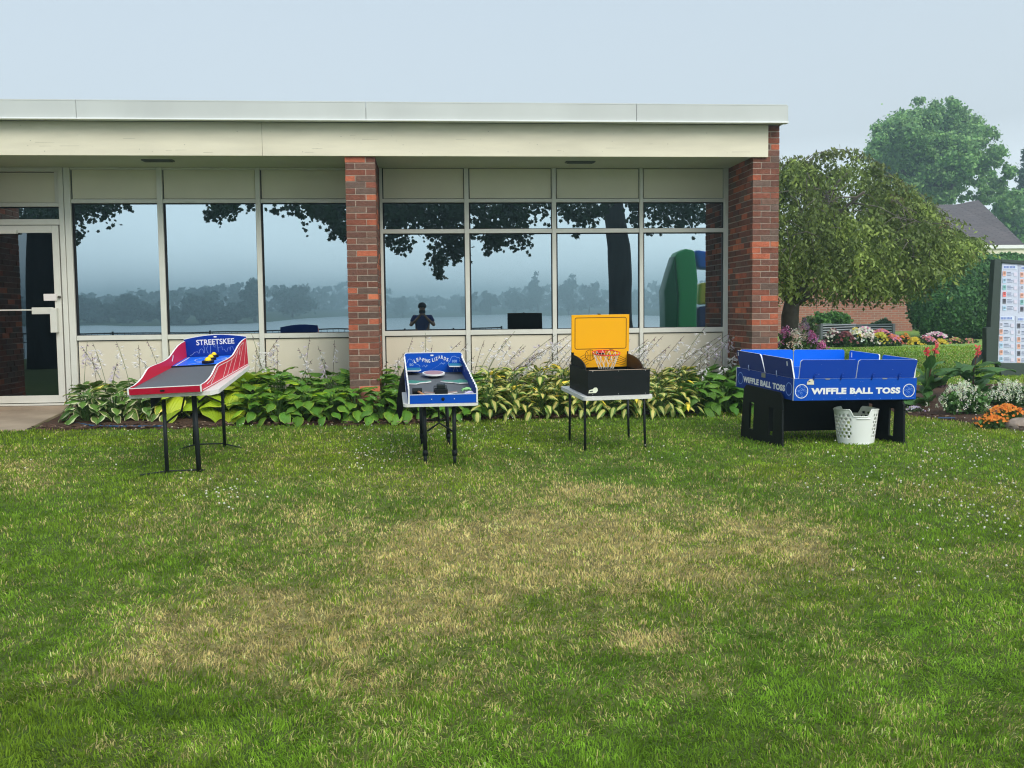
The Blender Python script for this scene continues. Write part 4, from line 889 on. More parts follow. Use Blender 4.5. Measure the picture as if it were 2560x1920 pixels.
ORD = ['first', 'second', 'third', 'fourth', 'fifth', 'sixth', 'seventh']
def row(pxs, Ys, kind, L, ratio, n, Hh, R_, label, group, stalks, lean=.3):
    for i, px in enumerate(pxs):
        for j, Y_ in enumerate(Ys):
            x = at(px+random.uniform(-6, 6), 1000, Y_).x; rn = ('back', 'front') if len(Ys) == 2 else ('back', 'middle', 'front')
            lab = '%s %s from the left in the %s row %s' % (ORD[i], label[0], rn[j], label[1])
            hosta(x, Y_+random.uniform(-.05, .05), kind, L, ratio, n, Hh*random.uniform(.92, 1.06)*(1 if Y_ > 11.3 else .74), R_, lab, group, random.randint(*stalks) if Y_ > 11.8 else (random.randint(0, 1) if Y_ > 11.3 and px > 640 else 0), lean)
row([225, 290, 352, 400], [11.85, 11.35], 'cream', .19, .62, 34, .36, .26, ('cream-edged hosta', 'beside the doorstep'), 'cream-edged hostas by the door', (2, 3), .0)
row([445, 540, 610], [11.85, 11.45], 'lime', .34, .85, 18, .44, .30, ('lime-green hosta', 'behind the red game'), 'lime hostas behind the red game', (0, 1), .1)
row([640, 700, 765, 830, 890, 950, 1005], [11.95, 11.55, 11.12], 'green', .19, .70, 30, .45, .28, ('heart-leaved green hosta', 'left of the lizard game'), 'green hostas by the middle brick pier', (2, 3), .1)
row([1060, 1120, 1175], [11.95, 11.55, 11.15], 'green', .16, .62, 34, .42, .26, ('mid-green hosta', 'directly behind the lizard game'), 'mid-green hostas behind the lizard game', (2, 3), .25)
row([1225, 1285, 1345, 1405], [11.95, 11.55, 11.15], 'gold', .18, .44, 44, .46, .28, ('yellow-centred hosta', 'left of the basketball table'), 'yellow-centred hostas left of the basketball table', (5, 7), .5)
row([1465, 1525, 1585, 1645, 1700], [11.95, 11.55, 11.15], 'gold', .18, .46, 44, .44, .28, ('yellow-centred hosta', 'right of the basketball table'), 'yellow-centred hostas right of the basketball table', (4, 6), .5)
row([1752, 1812, 1868], [12.0, 11.6, 11.25], 'deep', .23, .58, 26, .42, .30, ('broad deep-green hosta', 'by the corner pier'), 'deep-green hostas by the corner pier', (2, 4), .2)
# ---- generic foliage cloud: leaf-sized faces through lumpy lobes
def cloud(name, lobes, n, size, cols, parent, shell=.55, tintv=.25, m=None, asp=.6, seed=1):
    rg = np.random.default_rng(seed); Lb = np.array([[*l[:3], *(l[3:6] if len(l) >= 6 else (l[3],)*3)] for l in lobes], dtype=float)
    wt = Lb[:, 3]*Lb[:, 5]; wt /= wt.sum(); sub = []
    # second-level clumps on every lobe give the outline and the light-and-dark pattern
    for i in range(len(Lb)):
        k_ = max(9, int(60*wt[i]*len(Lb)**.5)); d = rg.normal(size=(k_, 3)); d /= np.linalg.norm(d, axis=1)[:, None]
        rr_ = Lb[i, 3:6]; cc = Lb[i, :3]+d*rr_*rg.uniform(.35, 1.02, (k_, 1)); rad = rr_.mean()*rg.uniform(.22, .46, k_); tn = 1+rg.uniform(-tintv, tintv, k_)
        for q in range(k_): sub.append([*cc[q], rad[q], tn[q]])
    S = np.array(sub); ws = S[:, 3]**2; ws /= ws.sum(); ii = rg.choice(len(S), n, p=ws)
    d = rg.normal(size=(n, 3)); d /= np.linalg.norm(d, axis=1)[:, None]; r_ = S[ii, 3]*(shell*.6+np.abs(rg.normal(0, .62, n))); P = S[ii, :3]+d*r_[:, None]*np.array([1, 1, .8])
    nr = d+rg.normal(0, .7, (n, 3)); nr /= np.linalg.norm(nr, axis=1)[:, None]
    a = np.cross(nr, rg.normal(size=(n, 3))); a /= np.linalg.norm(a, axis=1)[:, None]; b = np.cross(nr, a); s_ = size*(.6+.8*rg.random(n))[:, None]
    V = np.stack([P-a*s_, P-b*s_*asp+nr*s_*.15, P+a*s_, P+b*s_*asp+nr*s_*.15], 1).reshape(-1, 3); F = np.arange(4*n).reshape(n, 4)
    cols = np.array(cols); c = cols[rg.integers(0, len(cols), n)]*S[ii, 4][:, None]*(.75+.5*rg.random(n))[:, None]
    return np_mesh(name, V, F, m or leafm, parent=parent, cols=np.repeat(np.clip(c, 0, 1), 4, 0))
def trunkmesh(parent, paths, m=None, name='trunk', n=10):
    mb = MB()
    for pts, r0, r1 in paths:
        k_ = len(pts); mb.tube(pts, [r0+(r1-r0)*i/(k_-1) for i in range(k_)], n)
    return mb.build(name, m or barkm, parent, smooth=True)
Z4 = lambda x, y, Y_: at(1900+x/3.352, 200+y/3.352, Y_)
sc4 = lambda r_, Y_: r_/3.352/FL*Y_*1.01
# big hazy broadleaf tree
YB = 62
bt_ = Z4(1500, 1900, YB); bt_.z = ground(0, YB)
big = empty('broadleaf_tree', bt_, 'tall rounded hazy green tree rising behind the shingled roof', 'tree')
lob = []
for x, y, r_ in [(1350, 270, 120), (1540, 260, 110), (1650, 300, 90), (1200, 360, 90), (1030, 410, 80), (1250, 470, 190), (1500, 430, 190), (1700, 430, 170), (1850, 470, 110), (980, 580, 100), (1130, 620, 180), (1400, 640, 200), (1650, 620, 180), (1880, 640, 120), (1980, 690, 90), (1150, 800, 150), (1350, 850, 170), (1550, 830, 140), (1950, 860, 100), (2060, 780, 80), (1750, 780, 90), (1420, 980, 110), (1250, 950, 110), (1700, 960, 70), (2100, 980, 90), (1500, 950, 110), (2130, 1100, 60), (1980, 1000, 60), (1760, 700, 120), (1850, 850, 90), (1640, 760, 110), (1880, 960, 70), (1300, 480, 120)]:
    p = Z4(x, y, YB+random.uniform(-3, 3)); q = sc4(r_*1.2, YB); lob.append((p.x, p.y, p.z, q, q, q*.9))
cloud('crown', lob, 170000, .11, [(.16, .32, .10), (.21, .38, .11), (.26, .43, .14), (.13, .26, .085)], big, shell=.3, tintv=.3, seed=3)
c_ = Z4(1500, 1100, YB); trunkmesh(big, [([bt_, c_, Z4(1480, 700, YB)], .45, .2), ([c_, Z4(1250, 850, YB), Z4(1100, 600, YB)], .2, .06), ([c_, Z4(1650, 820, YB), Z4(1800, 680, YB)], .15, .05)])
# dark spruce at the right edge and a second hazy tree below it
YC = 70
p0 = Z4(2230, 1500, YC); p0.z = ground(0, YC); sp = empty('spruce_tree', p0, 'dark pointed spruce cut by the right edge of the picture', 'tree')
lob = []
for i in range(12):
    f_ = i/11; p = Z4(2215, 590+f_*700, YC); q = sc4(25+150*f_, YC); lob.append((p.x, p.y, p.z, q, q, sc4(50, YC)))
cloud('crown', lob, 9000, .16, [(.04, .09, .045), (.055, .12, .055)], sp, tintv=.3, asp=.3, seed=5)
trunkmesh(sp, [([p0, Z4(2215, 560, YC)], .25, .03)])
YE = 66; p0 = Z4(2110, 1500, YE); p0.z = ground(0, YE); se = empty('background_tree', p0, 'lower hazy green tree between the shingled roof and the spruce', 'tree')
lob = []
for x, y, r_ in [(2080, 1060, 110), (2150, 1000, 90), (2150, 1180, 110), (2200, 1300, 100), (2100, 1250, 80), (2260, 1150, 90)]:
    p = Z4(x, y, YE); q = sc4(r_, YE); lob.append((p.x, p.y, p.z, q))
cloud('crown', lob, 9000, .17, [(.12, .27, .07), (.15, .32, .07)], se, seed=6); trunkmesh(se, [([p0, Z4(2120, 1100, YE)], .2, .1)])
# weeping tree by the corner pier
YT = 17.0
tb = at(1977, 838, YT); tb.z = ground(0, YT); wt_ = empty('weeping_tree', tb, 'spreading tree with drooping dull-green foliage beside the corner pier', 'tree')
def wz_top(px): return np.interp(px, [1850, 1900, 1955, 2020, 2090, 2150, 2210, 2250, 2310, 2370, 2425], [440, 425, 405, 400, 375, 372, 425, 450, 500, 545, 600])
def wz_bot(px): return np.interp(px, [1850, 1950, 2000, 2180, 2240, 2300, 2350, 2400, 2425], [700, 735, 742, 745, 738, 715, 665, 625, 610])
rg = np.random.default_rng(11); C = []; Vw = []; cw = []
N2 = 7200
CLU = [(rg.uniform(1850, 2430), rg.uniform(-1, 1), rg.random()**1.05, rg.uniform(.72, 1.3), rg.random()) for _ in range(190)]
for i in range(N2):
    cl_i = CLU[rg.integers(0, len(CLU))]; px = cl_i[0]+rg.normal(0, 19); d0 = float(np.clip(cl_i[1]+rg.normal(0, .12), -1, 1)); halfd = 2.6*math.sqrt(max(.02, 1-min(1, ((px-2110)/330)**2))); yy_ = YT+d0*halfd
    on_ = vnoise(np.array([px]), np.array([d0*90]), 26, 50)[0]; tpz, bpz = wz_top(px)+(on_-.35)*70, wz_bot(px)-(vnoise(np.array([px+900]), np.array([d0*70]), 22, 51)[0]-.4)*45; k_ = math.sqrt(max(0, 1-d0*d0)); f0 = float(np.clip(cl_i[2]+rg.normal(0, .035), 0, 1))
    cpy = bpz-(bpz-tpz)*(k_*.9+.1)*(1-f0*.93); hang = rg.uniform(.18, .6)
    p = at(px, cpy, yy_); nl = rg.integers(7, 13); x_, y_, z_ = p; sx, sy = rg.normal(0, .7, 2); tone = cl_i[3]*(.6+.8*vnoise(np.array([x_*1.3]), np.array([z_*1.6+y_]), .45, 40)[0]); br_ = .6*cl_i[4]+.4*rg.random()
    base_c = np.array([.145, .20, .048]) if br_ < .6 else (np.array([.24, .31, .07]) if br_ < .9 else np.array([.15, .13, .05]))
    zb_ = at(px, bpz+6, yy_).z
    for j in range(nl):
        f_ = j/nl; q = np.array([x_+sx*f_*hang+rg.normal(0, .02), y_+sy*f_*hang+rg.normal(0, .02), z_-hang*f_*f_*.9+.05*(1-f_)])
        if q[2] < zb_-rg.random()*.12: break
        dr = np.array([rg.normal(0, .8), rg.normal(0, .8), -.8]); dr /= np.linalg.norm(dr); wv_ = np.cross(dr, rg.normal(size=3)); wv_ /= np.linalg.norm(wv_); l = rg.uniform(.06, .11)
        Vw += [q, q+dr*l*.5+wv_*l*.21, q+dr*l, q+dr*l*.5-wv_*l*.21]; cw += [base_c*tone*rg.uniform(.7, 1.3)]*4
twg = []
for px0, py0, dx, dy in [(1925, 425, 60, -38), (1962, 412, 55, -26), (2010, 405, 70, -34), (2040, 390, 60, -22), (2075, 380, 50, -14), (2110, 378, 60, -8), (2150, 392, 60, 4), (2190, 420, 55, 8), (2215, 440, 60, 6), (2250, 462, 70, 14), (2290, 500, 70, 8), (2330, 530, 75, 8), (2370, 565, 55, 20), (1980, 440, 60, -20), (2300, 610, 80, 10), (2350, 640, 60, 22), (2270, 560, 90, -6)]:
    yy0 = YT+rg.uniform(-.6, .6); pr_ = [np.array(at(px0+dx*t_, py0+dy*math.sin(t_*2.0)+18*t_*t_, yy0)) for t_ in np.linspace(-.5, 1.15, 9)]; twg.append(pr_)
    for a_, b_ in zip(pr_[:-1], pr_[1:]):
        for _ in range(9):
            q = a_+(b_-a_)*rg.random()+rg.normal(0, .03, 3); dr = np.array([rg.normal(0, .6), rg.normal(0, .6), -.9]); dr /= np.linalg.norm(dr); wv_ = np.cross(dr, rg.normal(size=3)); wv_ /= np.linalg.norm(wv_); l = rg.uniform(.06, .11)
            Vw += [q, q+dr*l*.5+wv_*l*.21, q+dr*l, q+dr*l*.5-wv_*l*.21]; cw += [np.array([.17, .21, .06])*rg.uniform(.6, 1.3)]*4
Vw = np.array(Vw); np_mesh('foliage', Vw, np.arange(len(Vw)).reshape(-1, 4), leafm, parent=wt_, cols=np.clip(np.array(cw), 0, 1))
fk = at(1981, 752, YT); paths = [([tb, at(1975, 790, YT), fk], .17, .13)]
for tgt, mids in (((2075, 600), (2030, 680)), ((1930, 560), (1955, 660)), ((2160, 480), (2060, 560)), ((2230, 640), (2110, 660)), ((2330, 620), (2200, 600)), ((1890, 660), (1935, 700)), ((2120, 430), (2040, 520))):
    dy = random.uniform(-1.6, .6); a = at(*mids, YT+dy*.5); b = at(*tgt, YT+dy); paths.append(([fk-Vector((0, 0, .1)), a, b], .07, .02))
    for _ in range(5):
        s_ = a.lerp(b, random.random()); e_ = s_+Vector((random.uniform(-.7, .8), random.uniform(-.9, .2), random.uniform(-.35, .3))); paths.append(([s_, s_.lerp(e_, .5)+Vector((0, 0, .08)), e_], .014, .004))
for _ in range(80):
    px = random.uniform(1955, 2330); py = random.uniform(wz_top(px)+40, wz_bot(px)-20); s_ = at(px, py, YT-random.uniform(1.2, 2.3)); e_ = s_+Vector((random.uniform(-.5, .6), random.uniform(-.2, .2), random.uniform(-.5, .12)))
    paths.append(([s_, s_.lerp(e_, .5)+Vector((0, 0, random.uniform(.03, .1))), e_], .007, .003))
for q_ in twg: paths.append(([Vector(v_) for v_ in q_], .010, .003))
mb = MB()
for pts, r0, r1 in paths: k_ = len(pts); mb.tube(pts, [r0+(r1-r0)*i/(k_-1) for i in range(k_)], 7)
mb.build('trunk', mat('grey_bark', (.13, .115, .10), .95, var=.3, scale=8, bump=1, bscale=25), wt_, smooth=True)
# ---- house with shingled roof
YH = 31.0
hb = at(2290, 838, YH); hb.z = ground(0, YH); hs = empty('brick_house', hb, 'brick building with a grey shingled roof and cream eaves behind the hedge', 'building')
zr = at(2450, 614, YH).z; xl, xr = at(1990, 700, YH).x, at(2700, 700, YH).x; wallx = at(2283, 700, YH).x
mb = MB(); zt2 = at(2283, 640, YH).z; xw0 = at(1840, 700, YH).x
mb.add([(xw0, YH, .5), (wallx, YH, .5), (wallx, YH, zt2), (xw0, YH, zt2), (wallx, YH+6, .5), (wallx, YH+6, zt2)], [(0, 1, 2, 3), (1, 4, 5, 2)])
mb.uv = [(0, 0), (wallx-xw0, 0), (wallx-xw0, zt2-.5), (0, zt2-.5), (wallx-xw0+6, 0), (wallx-xw0+6, zt2-.5)]
mb.build('wall', brickmat('pink_brick', (.36, .13, .085), (.26, .115, .085), (.34, .27, .22), (.95, .95, 1)), hs)
mb = MB(); mb.box(xw0-8, xr+3, YH+2.0, YH+8, .5, zt2, m=0); mb.build('rear_wall', mat('dull_wall', (.12, .08, .10), .9), hs)
e1 = at(2392, 614, YH-.7); e2 = at(2620, 614, YH-.7); th = e1.z-at(2392, 622, YH-.7).z
mb = MB(); x_l = at(2230, 614, YH-.7).x; mb.box(x_l, e2.x+3, YH-.75, YH-.70, e1.z-th, e1.z+.01); mb.build('gutter', white, hs)
zf0 = at(2400, 640, YH-.6).z; mb = MB(); mb.box(x_l, e2.x+3, YH-.68, YH+7, zf0, e1.z-.01); mb.build('eaves', cream, hs)
shing = bpy.data.materials.new('shingles'); shing.use_nodes = True
t_ = shing.node_tree; b_ = t_.nodes['Principled BSDF']; b_.inputs['Roughness'].default_value = .9; bk2 = t_.nodes.new('ShaderNodeTexBrick'); tc_ = t_.nodes.new('ShaderNodeTexCoord')
bk2.inputs['Color1'].default_value = (.14, .12, .12, 1); bk2.inputs['Color2'].default_value = (.095, .085, .09, 1); bk2.inputs['Mortar'].default_value = (.055, .05, .055, 1); bk2.inputs['Scale'].default_value = 1
bk2.inputs['Brick Width'].default_value = .55; bk2.inputs['Row Height'].default_value = .16; bk2.inputs['Mortar Size'].default_value = .02
t_.links.new(tc_.outputs['UV'], bk2.inputs['Vector']); t_.links.new(bk2.outputs[0], b_.inputs['Base Color'])
apx = at(2446, 500, YH+4.5); rl_ = at(2297, 512, YH+4.5); rll = at(2150, 514, YH+4.5); rm = at(2390, 511, YH+4.5); br2 = at(2562, 612, YH-.7); bl2 = Vector((x_l, YH-.7, e1.z+.012)); br2.z = bl2.z
mb = MB(); back = Vector((br2.x+1.5, YH+9, bl2.z)); mb.add([bl2, br2, apx, rm, rl_, rll], [(0, 1, 2, 3, 4, 5)]); mb.uv = [(p.x, (p.y-YH)*1.25+(p.z-bl2.z)*.6) for p in (bl2, br2, apx, rm, rl_, rll)]
mb.add([br2, back, apx], [(0, 1, 2)]); mb.uv += [(0, 0), (10, 0), (5, 5)]
mb.build('roof', shing, hs)
mb = MB(); mb.tube([at(2281, 612, YH-.8), apx], .05, 6) if False else mb.box(e2.x, e2.x+.1, YH-.6, YH-.5, .8, zf0); mb.build('porch_post', white, hs)
# hedge
YHd = 25; hd = at(2390, 845, YHd); hd.z = ground(0, YHd); hg = empty('hedge', hd, 'tall dense dark-green rounded hedge in front of the brick building', 'hedge')
cx_, hz0, hzt = (at(2338, 740, YHd).x+at(2700, 740, YHd).x)/2, ground(0, YHd)-.05, at(2420, 640, YHd).z
hw_, hc_, hh_ = (at(2700, 740, YHd).x-at(2338, 740, YHd).x)/2, (hzt+hz0)/2, (hzt-hz0)/2
def hedgeshell(n, sc_, rg):
    d = rg.normal(size=(n, 3)); d /= np.linalg.norm(d, axis=1)[:, None]; d[:, 1] = np.where(rg.random(n) < .75, -np.abs(d[:, 1]), d[:, 1])
    e_ = 3.2; r_ = (np.abs(d[:, 0])**e_+np.abs(d[:, 1])**e_+np.abs(d[:, 2])**e_)**(-1/e_); u = d*r_[:, None]
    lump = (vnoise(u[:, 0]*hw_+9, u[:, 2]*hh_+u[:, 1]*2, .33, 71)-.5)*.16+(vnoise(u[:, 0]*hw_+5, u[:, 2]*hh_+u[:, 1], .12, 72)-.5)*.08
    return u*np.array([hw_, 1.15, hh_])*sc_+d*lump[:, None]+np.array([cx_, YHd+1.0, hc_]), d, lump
rg = np.random.default_rng(8); P_, d_, lp_ = hedgeshell(60000, 1.0, rg); n_ = len(P_); P_ += rg.normal(0, .03, (n_, 3))
nr_ = d_+rg.normal(0, .6, (n_, 3)); nr_ /= np.linalg.norm(nr_, axis=1)[:, None]; a_ = np.cross(nr_, rg.normal(size=(n_, 3))); a_ /= np.linalg.norm(a_, axis=1)[:, None]; b_ = np.cross(nr_, a_); s_ = .05*(.6+.7*rg.random(n_))[:, None]
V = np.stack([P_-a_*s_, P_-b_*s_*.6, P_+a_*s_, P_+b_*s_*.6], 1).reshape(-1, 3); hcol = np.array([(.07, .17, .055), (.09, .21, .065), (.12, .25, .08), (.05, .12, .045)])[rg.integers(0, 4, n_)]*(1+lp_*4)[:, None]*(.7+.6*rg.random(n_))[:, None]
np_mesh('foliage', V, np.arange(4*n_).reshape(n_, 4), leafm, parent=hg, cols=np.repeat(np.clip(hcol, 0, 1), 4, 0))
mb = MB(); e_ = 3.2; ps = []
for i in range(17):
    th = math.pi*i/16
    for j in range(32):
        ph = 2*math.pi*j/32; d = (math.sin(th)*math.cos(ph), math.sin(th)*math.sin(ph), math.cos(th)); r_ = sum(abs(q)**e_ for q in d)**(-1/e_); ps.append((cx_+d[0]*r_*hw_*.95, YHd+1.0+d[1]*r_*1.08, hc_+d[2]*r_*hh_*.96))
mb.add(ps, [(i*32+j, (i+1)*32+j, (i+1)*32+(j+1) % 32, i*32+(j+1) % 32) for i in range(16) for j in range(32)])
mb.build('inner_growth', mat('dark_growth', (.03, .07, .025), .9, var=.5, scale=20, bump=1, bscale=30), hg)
def bush(px, py_top, py_base, w_px, Y_, name, label, cat, cols, n, size, seed, group=None, m=None):
    b0 = at(px, py_base, Y_); b0.z = min(b0.z, max(ground(b0.x, Y_), b0.z)); o = empty(name, b0, label, cat, group); hgt = (py_base-py_top)/FL*Y_; wq = w_px/2/FL*Y_; lob = []
    for i in range(9):
        u = random.uniform(-.62, .62); lob.append((b0.x+u*wq, Y_+random.uniform(-.5, .5)*wq, b0.z+hgt*(.55-.25*abs(u))*random.uniform(.7, 1.15), wq*.42, wq*.42, hgt*.36))
    cloud('foliage', lob, n, size, cols, o, seed=seed, m=m); return o
bush(2078, 774, 822, 105, 27.5, 'shrub', 'bright green rounded shrub behind the left of the slatted planter', 'shrub', [(.09, .22, .04), (.13, .28, .06), (.06, .16, .03)], 4500, .05, 21)
bush(2206, 797, 822, 60, 27.5, 'shrub', 'low dull-green shrub behind the right end of the slatted planter', 'shrub', [(.07, .14, .06), (.09, .17, .08)], 2200, .045, 22)
bush(2020, 780, 845, 44, 22.5, 'shrub', 'olive-green shrub right of the weeping tree trunk, above the pink flowers', 'shrub', [(.09, .15, .05), (.07, .12, .04)], 2600, .045, 23)
# slatted metal planter
YQ = 26.0
pl0 = at(2050, 848, YQ); pl0.z = ground(0, YQ); pl = empty('slatted_planter', pl0, 'long dark planter with shiny horizontal metal slats behind the flower bed', 'planter')
qa, qm, qb = at(2053, 811, YQ-.3), at(2140, 813, YQ+.9), at(2234, 811, YQ-.3); ql = at(2031, 811, YQ+1.6)
hgt = (848-811)/FL*YQ
slm = mat('slat_metal', (.38, .38, .42), .35, metal=.4)
for a, b in ((qa, qm), (qm, qb)):
    mb = MB(); d = (b-a)
    for i in range(7):
        z = a.z-.03-i*.066; mb.tube([(a.x, a.y, z), (b.x, b.y, z)], .018, 8, m=0)
    mb.add([(a.x, a.y+.04, a.z), (b.x, b.y+.04, b.z), (b.x, b.y+.04, b.z-hgt), (a.x, a.y+.04, a.z-hgt)], [(0, 1, 2, 3)], m=1); mb.build('slats', [slm, gasket], pl, smooth=False)
mb = MB(); mb.add([ql, qa, qa-Vector((0, 0, hgt)), ql-Vector((0, 0, hgt))], [(0, 1, 2, 3)])
for i in range(5): z = -.05-i*.09; mb.tube([ql+Vector((0, 0, z)), qa+Vector((0, 0, z))], .02, 6)
mb.build('end_panel', mat('dark_metal', (.04, .04, .045), .5), pl)
for q in (qa, qb): mb = MB(); mb.box(q.x-.03, q.x+.03, q.y-.04, q.y+.04, q.z-hgt, q.z+.02); mb.build('post', mat('post_metal', (.10, .11, .12), .4), pl)
mb = MB(); mb.tube([qa+Vector((0, 0, .005)), qm, qb+Vector((0, 0, .005))], .02, 6); mb.build('top_rail', mat('rail_metal', (.16, .18, .19), .4), pl)
# ---- flower mounds of the far bed
def mound(px, pt, pb, w_px, Y_, cols, fr_, label, n=900, size=.03, bs=.028, name='flowering_plant', spikes=False, seed=0, group=None, foli=None):
    g_ = gray(px, pb); Y_ = g_.y if (g_.y < Y_ and pb > 900) else Y_; b0 = at(px, pb, Y_); o = empty(name, b0, label, 'flowers', group); hgt = (pb-pt)/FL*Y_; wq = w_px/2/FL*Y_; lob = []
    for i in range(7):
        u = random.uniform(-.7, .7); lob.append((b0.x+u*wq, Y_+random.uniform(-.4, .4)*wq, b0.z+hgt*.42*random.uniform(.7, 1.1), wq*.4, wq*.4, hgt*.34))
    cloud('foliage', lob, n, size, foli or [(.05, .11, .03), (.08, .16, .04), (.035, .08, .025)], o, seed=100+seed)
    mb = MB(); nb = max(6, int(n*fr_*(.065 if spikes and n > 1500 else .12)))
    for i in range(nb):
        u = random.gauss(0, .46); v_ = random.gauss(0, .38); r2 = min(1, u*u+v_*v_); c = Vector((b0.x+u*wq, Y_+v_*wq*.8-wq*.15, b0.z+hgt*(.95-.55*r2)*(random.uniform(.5, 1.08) if spikes else random.uniform(.82, 1.05)))); q = random.choice(cols); s_ = bs*random.uniform(.6, 1.25)
        if spikes:
            hh_ = s_*random.uniform(2.5, 4.5)
            for k_ in range(9):
                a = random.uniform(0, 6.28); cc = c+Vector((math.cos(a)*s_*.7, math.sin(a)*s_*.7, hh_*(k_/9-.5))); d = Vector((random.uniform(-1, 1), random.uniform(-1, .2), random.uniform(-.6, .6))).normalized()*s_*.8; e_ = d.orthogonal().normalized()*s_*.4
                mb.add([cc-e_, cc+d-e_*.5, cc+d*1.1+e_*.6, cc+e_], [(0, 1, 2, 3)], col=tuple(t2_*random.uniform(.8, 1.1) for t2_ in q))
        else:
            nn_ = Vector((random.uniform(-.6, .6), random.uniform(-1, -.1), random.uniform(.2, 1))).normalized(); a1 = nn_.orthogonal().normalized(); a2 = nn_.cross(a1); vs_ = [c]
            for k_ in range(10):
                a = k_*math.pi/5; r3 = s_*(1 if k_ % 2 == 0 else .62); vs_.append(c+(a1*math.cos(a)+a2*math.sin(a))*r3+nn_*s_*.2)
            mb.add(vs_, [(0, 1+k_, 1+(k_+1) % 10) for k_ in range(10)], col=tuple(t2_*random.uniform(.85, 1.1) for t2_ in q))
    mb.build('blossoms', petalm, o); return o
pink, lil, cor, yel, wht, mag, drk, org = (.72, .30, .48), (.62, .34, .62), (.68, .24, .20), (.70, .55, .05), (.78, .76, .66), (.55, .12, .36), (.16, .05, .06), (.80, .24, .04)
fb = [(2080, 822, 872, 44, 22.5, [wht, drk, (.5, .5, .4)], .7, 'white and dark-red flower clump directly behind the blue toss box'), (2112, 828, 874, 44, 22.3, [drk, (.3, .1, .1)], .6, 'dark wine-red flower clump in the far bed'),
      (2137, 820, 874, 44, 22.4, [wht, yel, wht], .9, 'white and yellow flower clump under the middle of the slatted planter'), (2168, 832, 873, 44, 22.4, [wht, (.6, .55, .45)], .6, 'silvery white flower clump right of the middle of the planter'),
      (2160, 818, 850, 50, 23.8, [pink, wht], .7, 'pale pink flowers just under the centre joint of the slatted planter'), (2198, 832, 872, 44, 22.5, [yel, (.5, .5, .08)], .7, 'yellow flower clump under the right half of the slatted planter'), (2200, 825, 850, 54, 23.8, [cor, pink], .8, 'coral flowers along the foot of the slatted planter, right half'),
      (2230, 838, 872, 46, 22.6, [cor, org, pink], .9, 'coral-red flower clump left of the bright yellow one'), (2285, 846, 870, 34, 22.8, [yel], 1.3, 'bright yellow flower clump in front of the hedge corner'), (2258, 834, 868, 44, 23.2, [(.2, .25, .05), org], .4, 'mostly green flower clump between coral and yellow ones'),
      (2318, 842, 870, 44, 22.9, [pink, cor], .6, 'pink and coral flower clump right of the bright yellow one'), (2350, 850, 869, 36, 23, [yel, (.6, .45, .08)], 1.1, 'second yellow flower clump under the hedge'), (2385, 846, 868, 44, 23.2, [cor, (.4, .4, .1)], .6, 'sparse coral flower clump under the hedge'),
      (2420, 848, 866, 36, 23.4, [cor, (.3, .3, .1)], .4, 'last low flower clump at the right end of the far bed'), (2335, 832, 850, 60, 24.2, [pink, wht], .6, 'low pink flowers along the foot of the hedge')]
for i, (px, pt, pb, w_, Y_, cols, fr_, lab) in enumerate(fb): mound(px, pt-3, pb, w_*1.15, Y_, cols, fr_*1.3, lab, n=1700, size=.032, bs=.034, seed=i)
cl_ = [(1962, 812, 882, 40, 15.2, [mag, pink, lil], 1.2, 'deep pink spider flower nearest the corner pier'), (1985, 822, 882, 34, 15, [wht, (.75, .55, .45)], 1.2, 'white and peach spider flower low beside the pier'), (2003, 806, 880, 34, 15.5, [pink, (.75, .6, .5), wht], 1.2, 'pale pink spider flower in front of the tree trunk'),
       (2010, 795, 872, 34, 16.3, [lil, (.7, .6, .75)], 1.1, 'lilac spider flower standing tallest beside the trunk'), (2030, 826, 882, 34, 15.1, [pink, mag, lil], 1.3, 'bright pink spider flower left of the slatted planter'), (2054, 855, 884, 22, 14.6, [mag, pink], 1.0, 'small bright pink flower head just above the blue toss box')]
for i, (px, pt, pb, w_, Y_, cols, fr_, lab) in enumerate(cl_): mound(px, pt, pb, w_, Y_, cols, fr_, lab, n=500, size=.035, bs=.026, spikes=True, seed=30+i, name='spider_flower', foli=[(.07, .14, .035), (.10, .18, .05)])
# ---- near right bed
mound(2400, 945, 1042, 130, 11.9, [(.80, .80, .66), (.70, .78, .55)], 2.0, 'mass of white spiky flowers in front of the canna plants', n=2400, size=.022, bs=.013, spikes=True, seed=51, name='white_flowers', foli=[(.10, .22, .05), (.07, .16, .035)])
mound(2520, 945, 1020, 150, 12.2, [(.80, .80, .66), (.70, .78, .55)], 1.8, 'white spiky flowers at the right edge, under the notice board', n=2200, size=.022, bs=.013, spikes=True, seed=52, name='white_flowers', foli=[(.10, .22, .05), (.07, .16, .035)])
mound(2510, 1005, 1066, 125, 11.35, [(.85, .25, .03), (.80, .30, .05)], 1.6, 'bright orange flowers beside the boulder', n=1300, size=.02, bs=.017, seed=53, name='orange_flowers', foli=[(.08, .16, .035)])
mound(2480, 1036, 1072, 90, 10.95, [(.85, .25, .03), (.80, .30, .05)], 1.8, 'low orange flowers spilling toward the lawn', n=700, size=.02, bs=.017, seed=54, name='orange_flowers', foli=[(.08, .16, .035)])
mound(2285, 1012, 1036, 52, 11.5, [(.55, .45, .65), (.6, .55, .6)], 1.1, 'low tuft of tiny lavender flowers right of the stand', n=700, size=.016, bs=.010, seed=55, name='lavender_flowers', foli=[(.14, .20, .09)])
mound(2330, 930, 975, 60, 12.9, [drk], .2, 'dark purple leafy plant behind the left canna', n=800, size=.03, bs=.01, seed=56, name='dark_leaved_plant', foli=[(.03, .012, .02), (.05, .02, .03)])
mound(2265, 985, 1020, 50, 12.2, [(.1, .2, .05)], .1, 'low green leafy plant under the right end of the toss box', n=700, size=.035, bs=.01, seed=57, name='leafy_plant', foli=[(.06, .15, .03), (.08, .19, .04)])
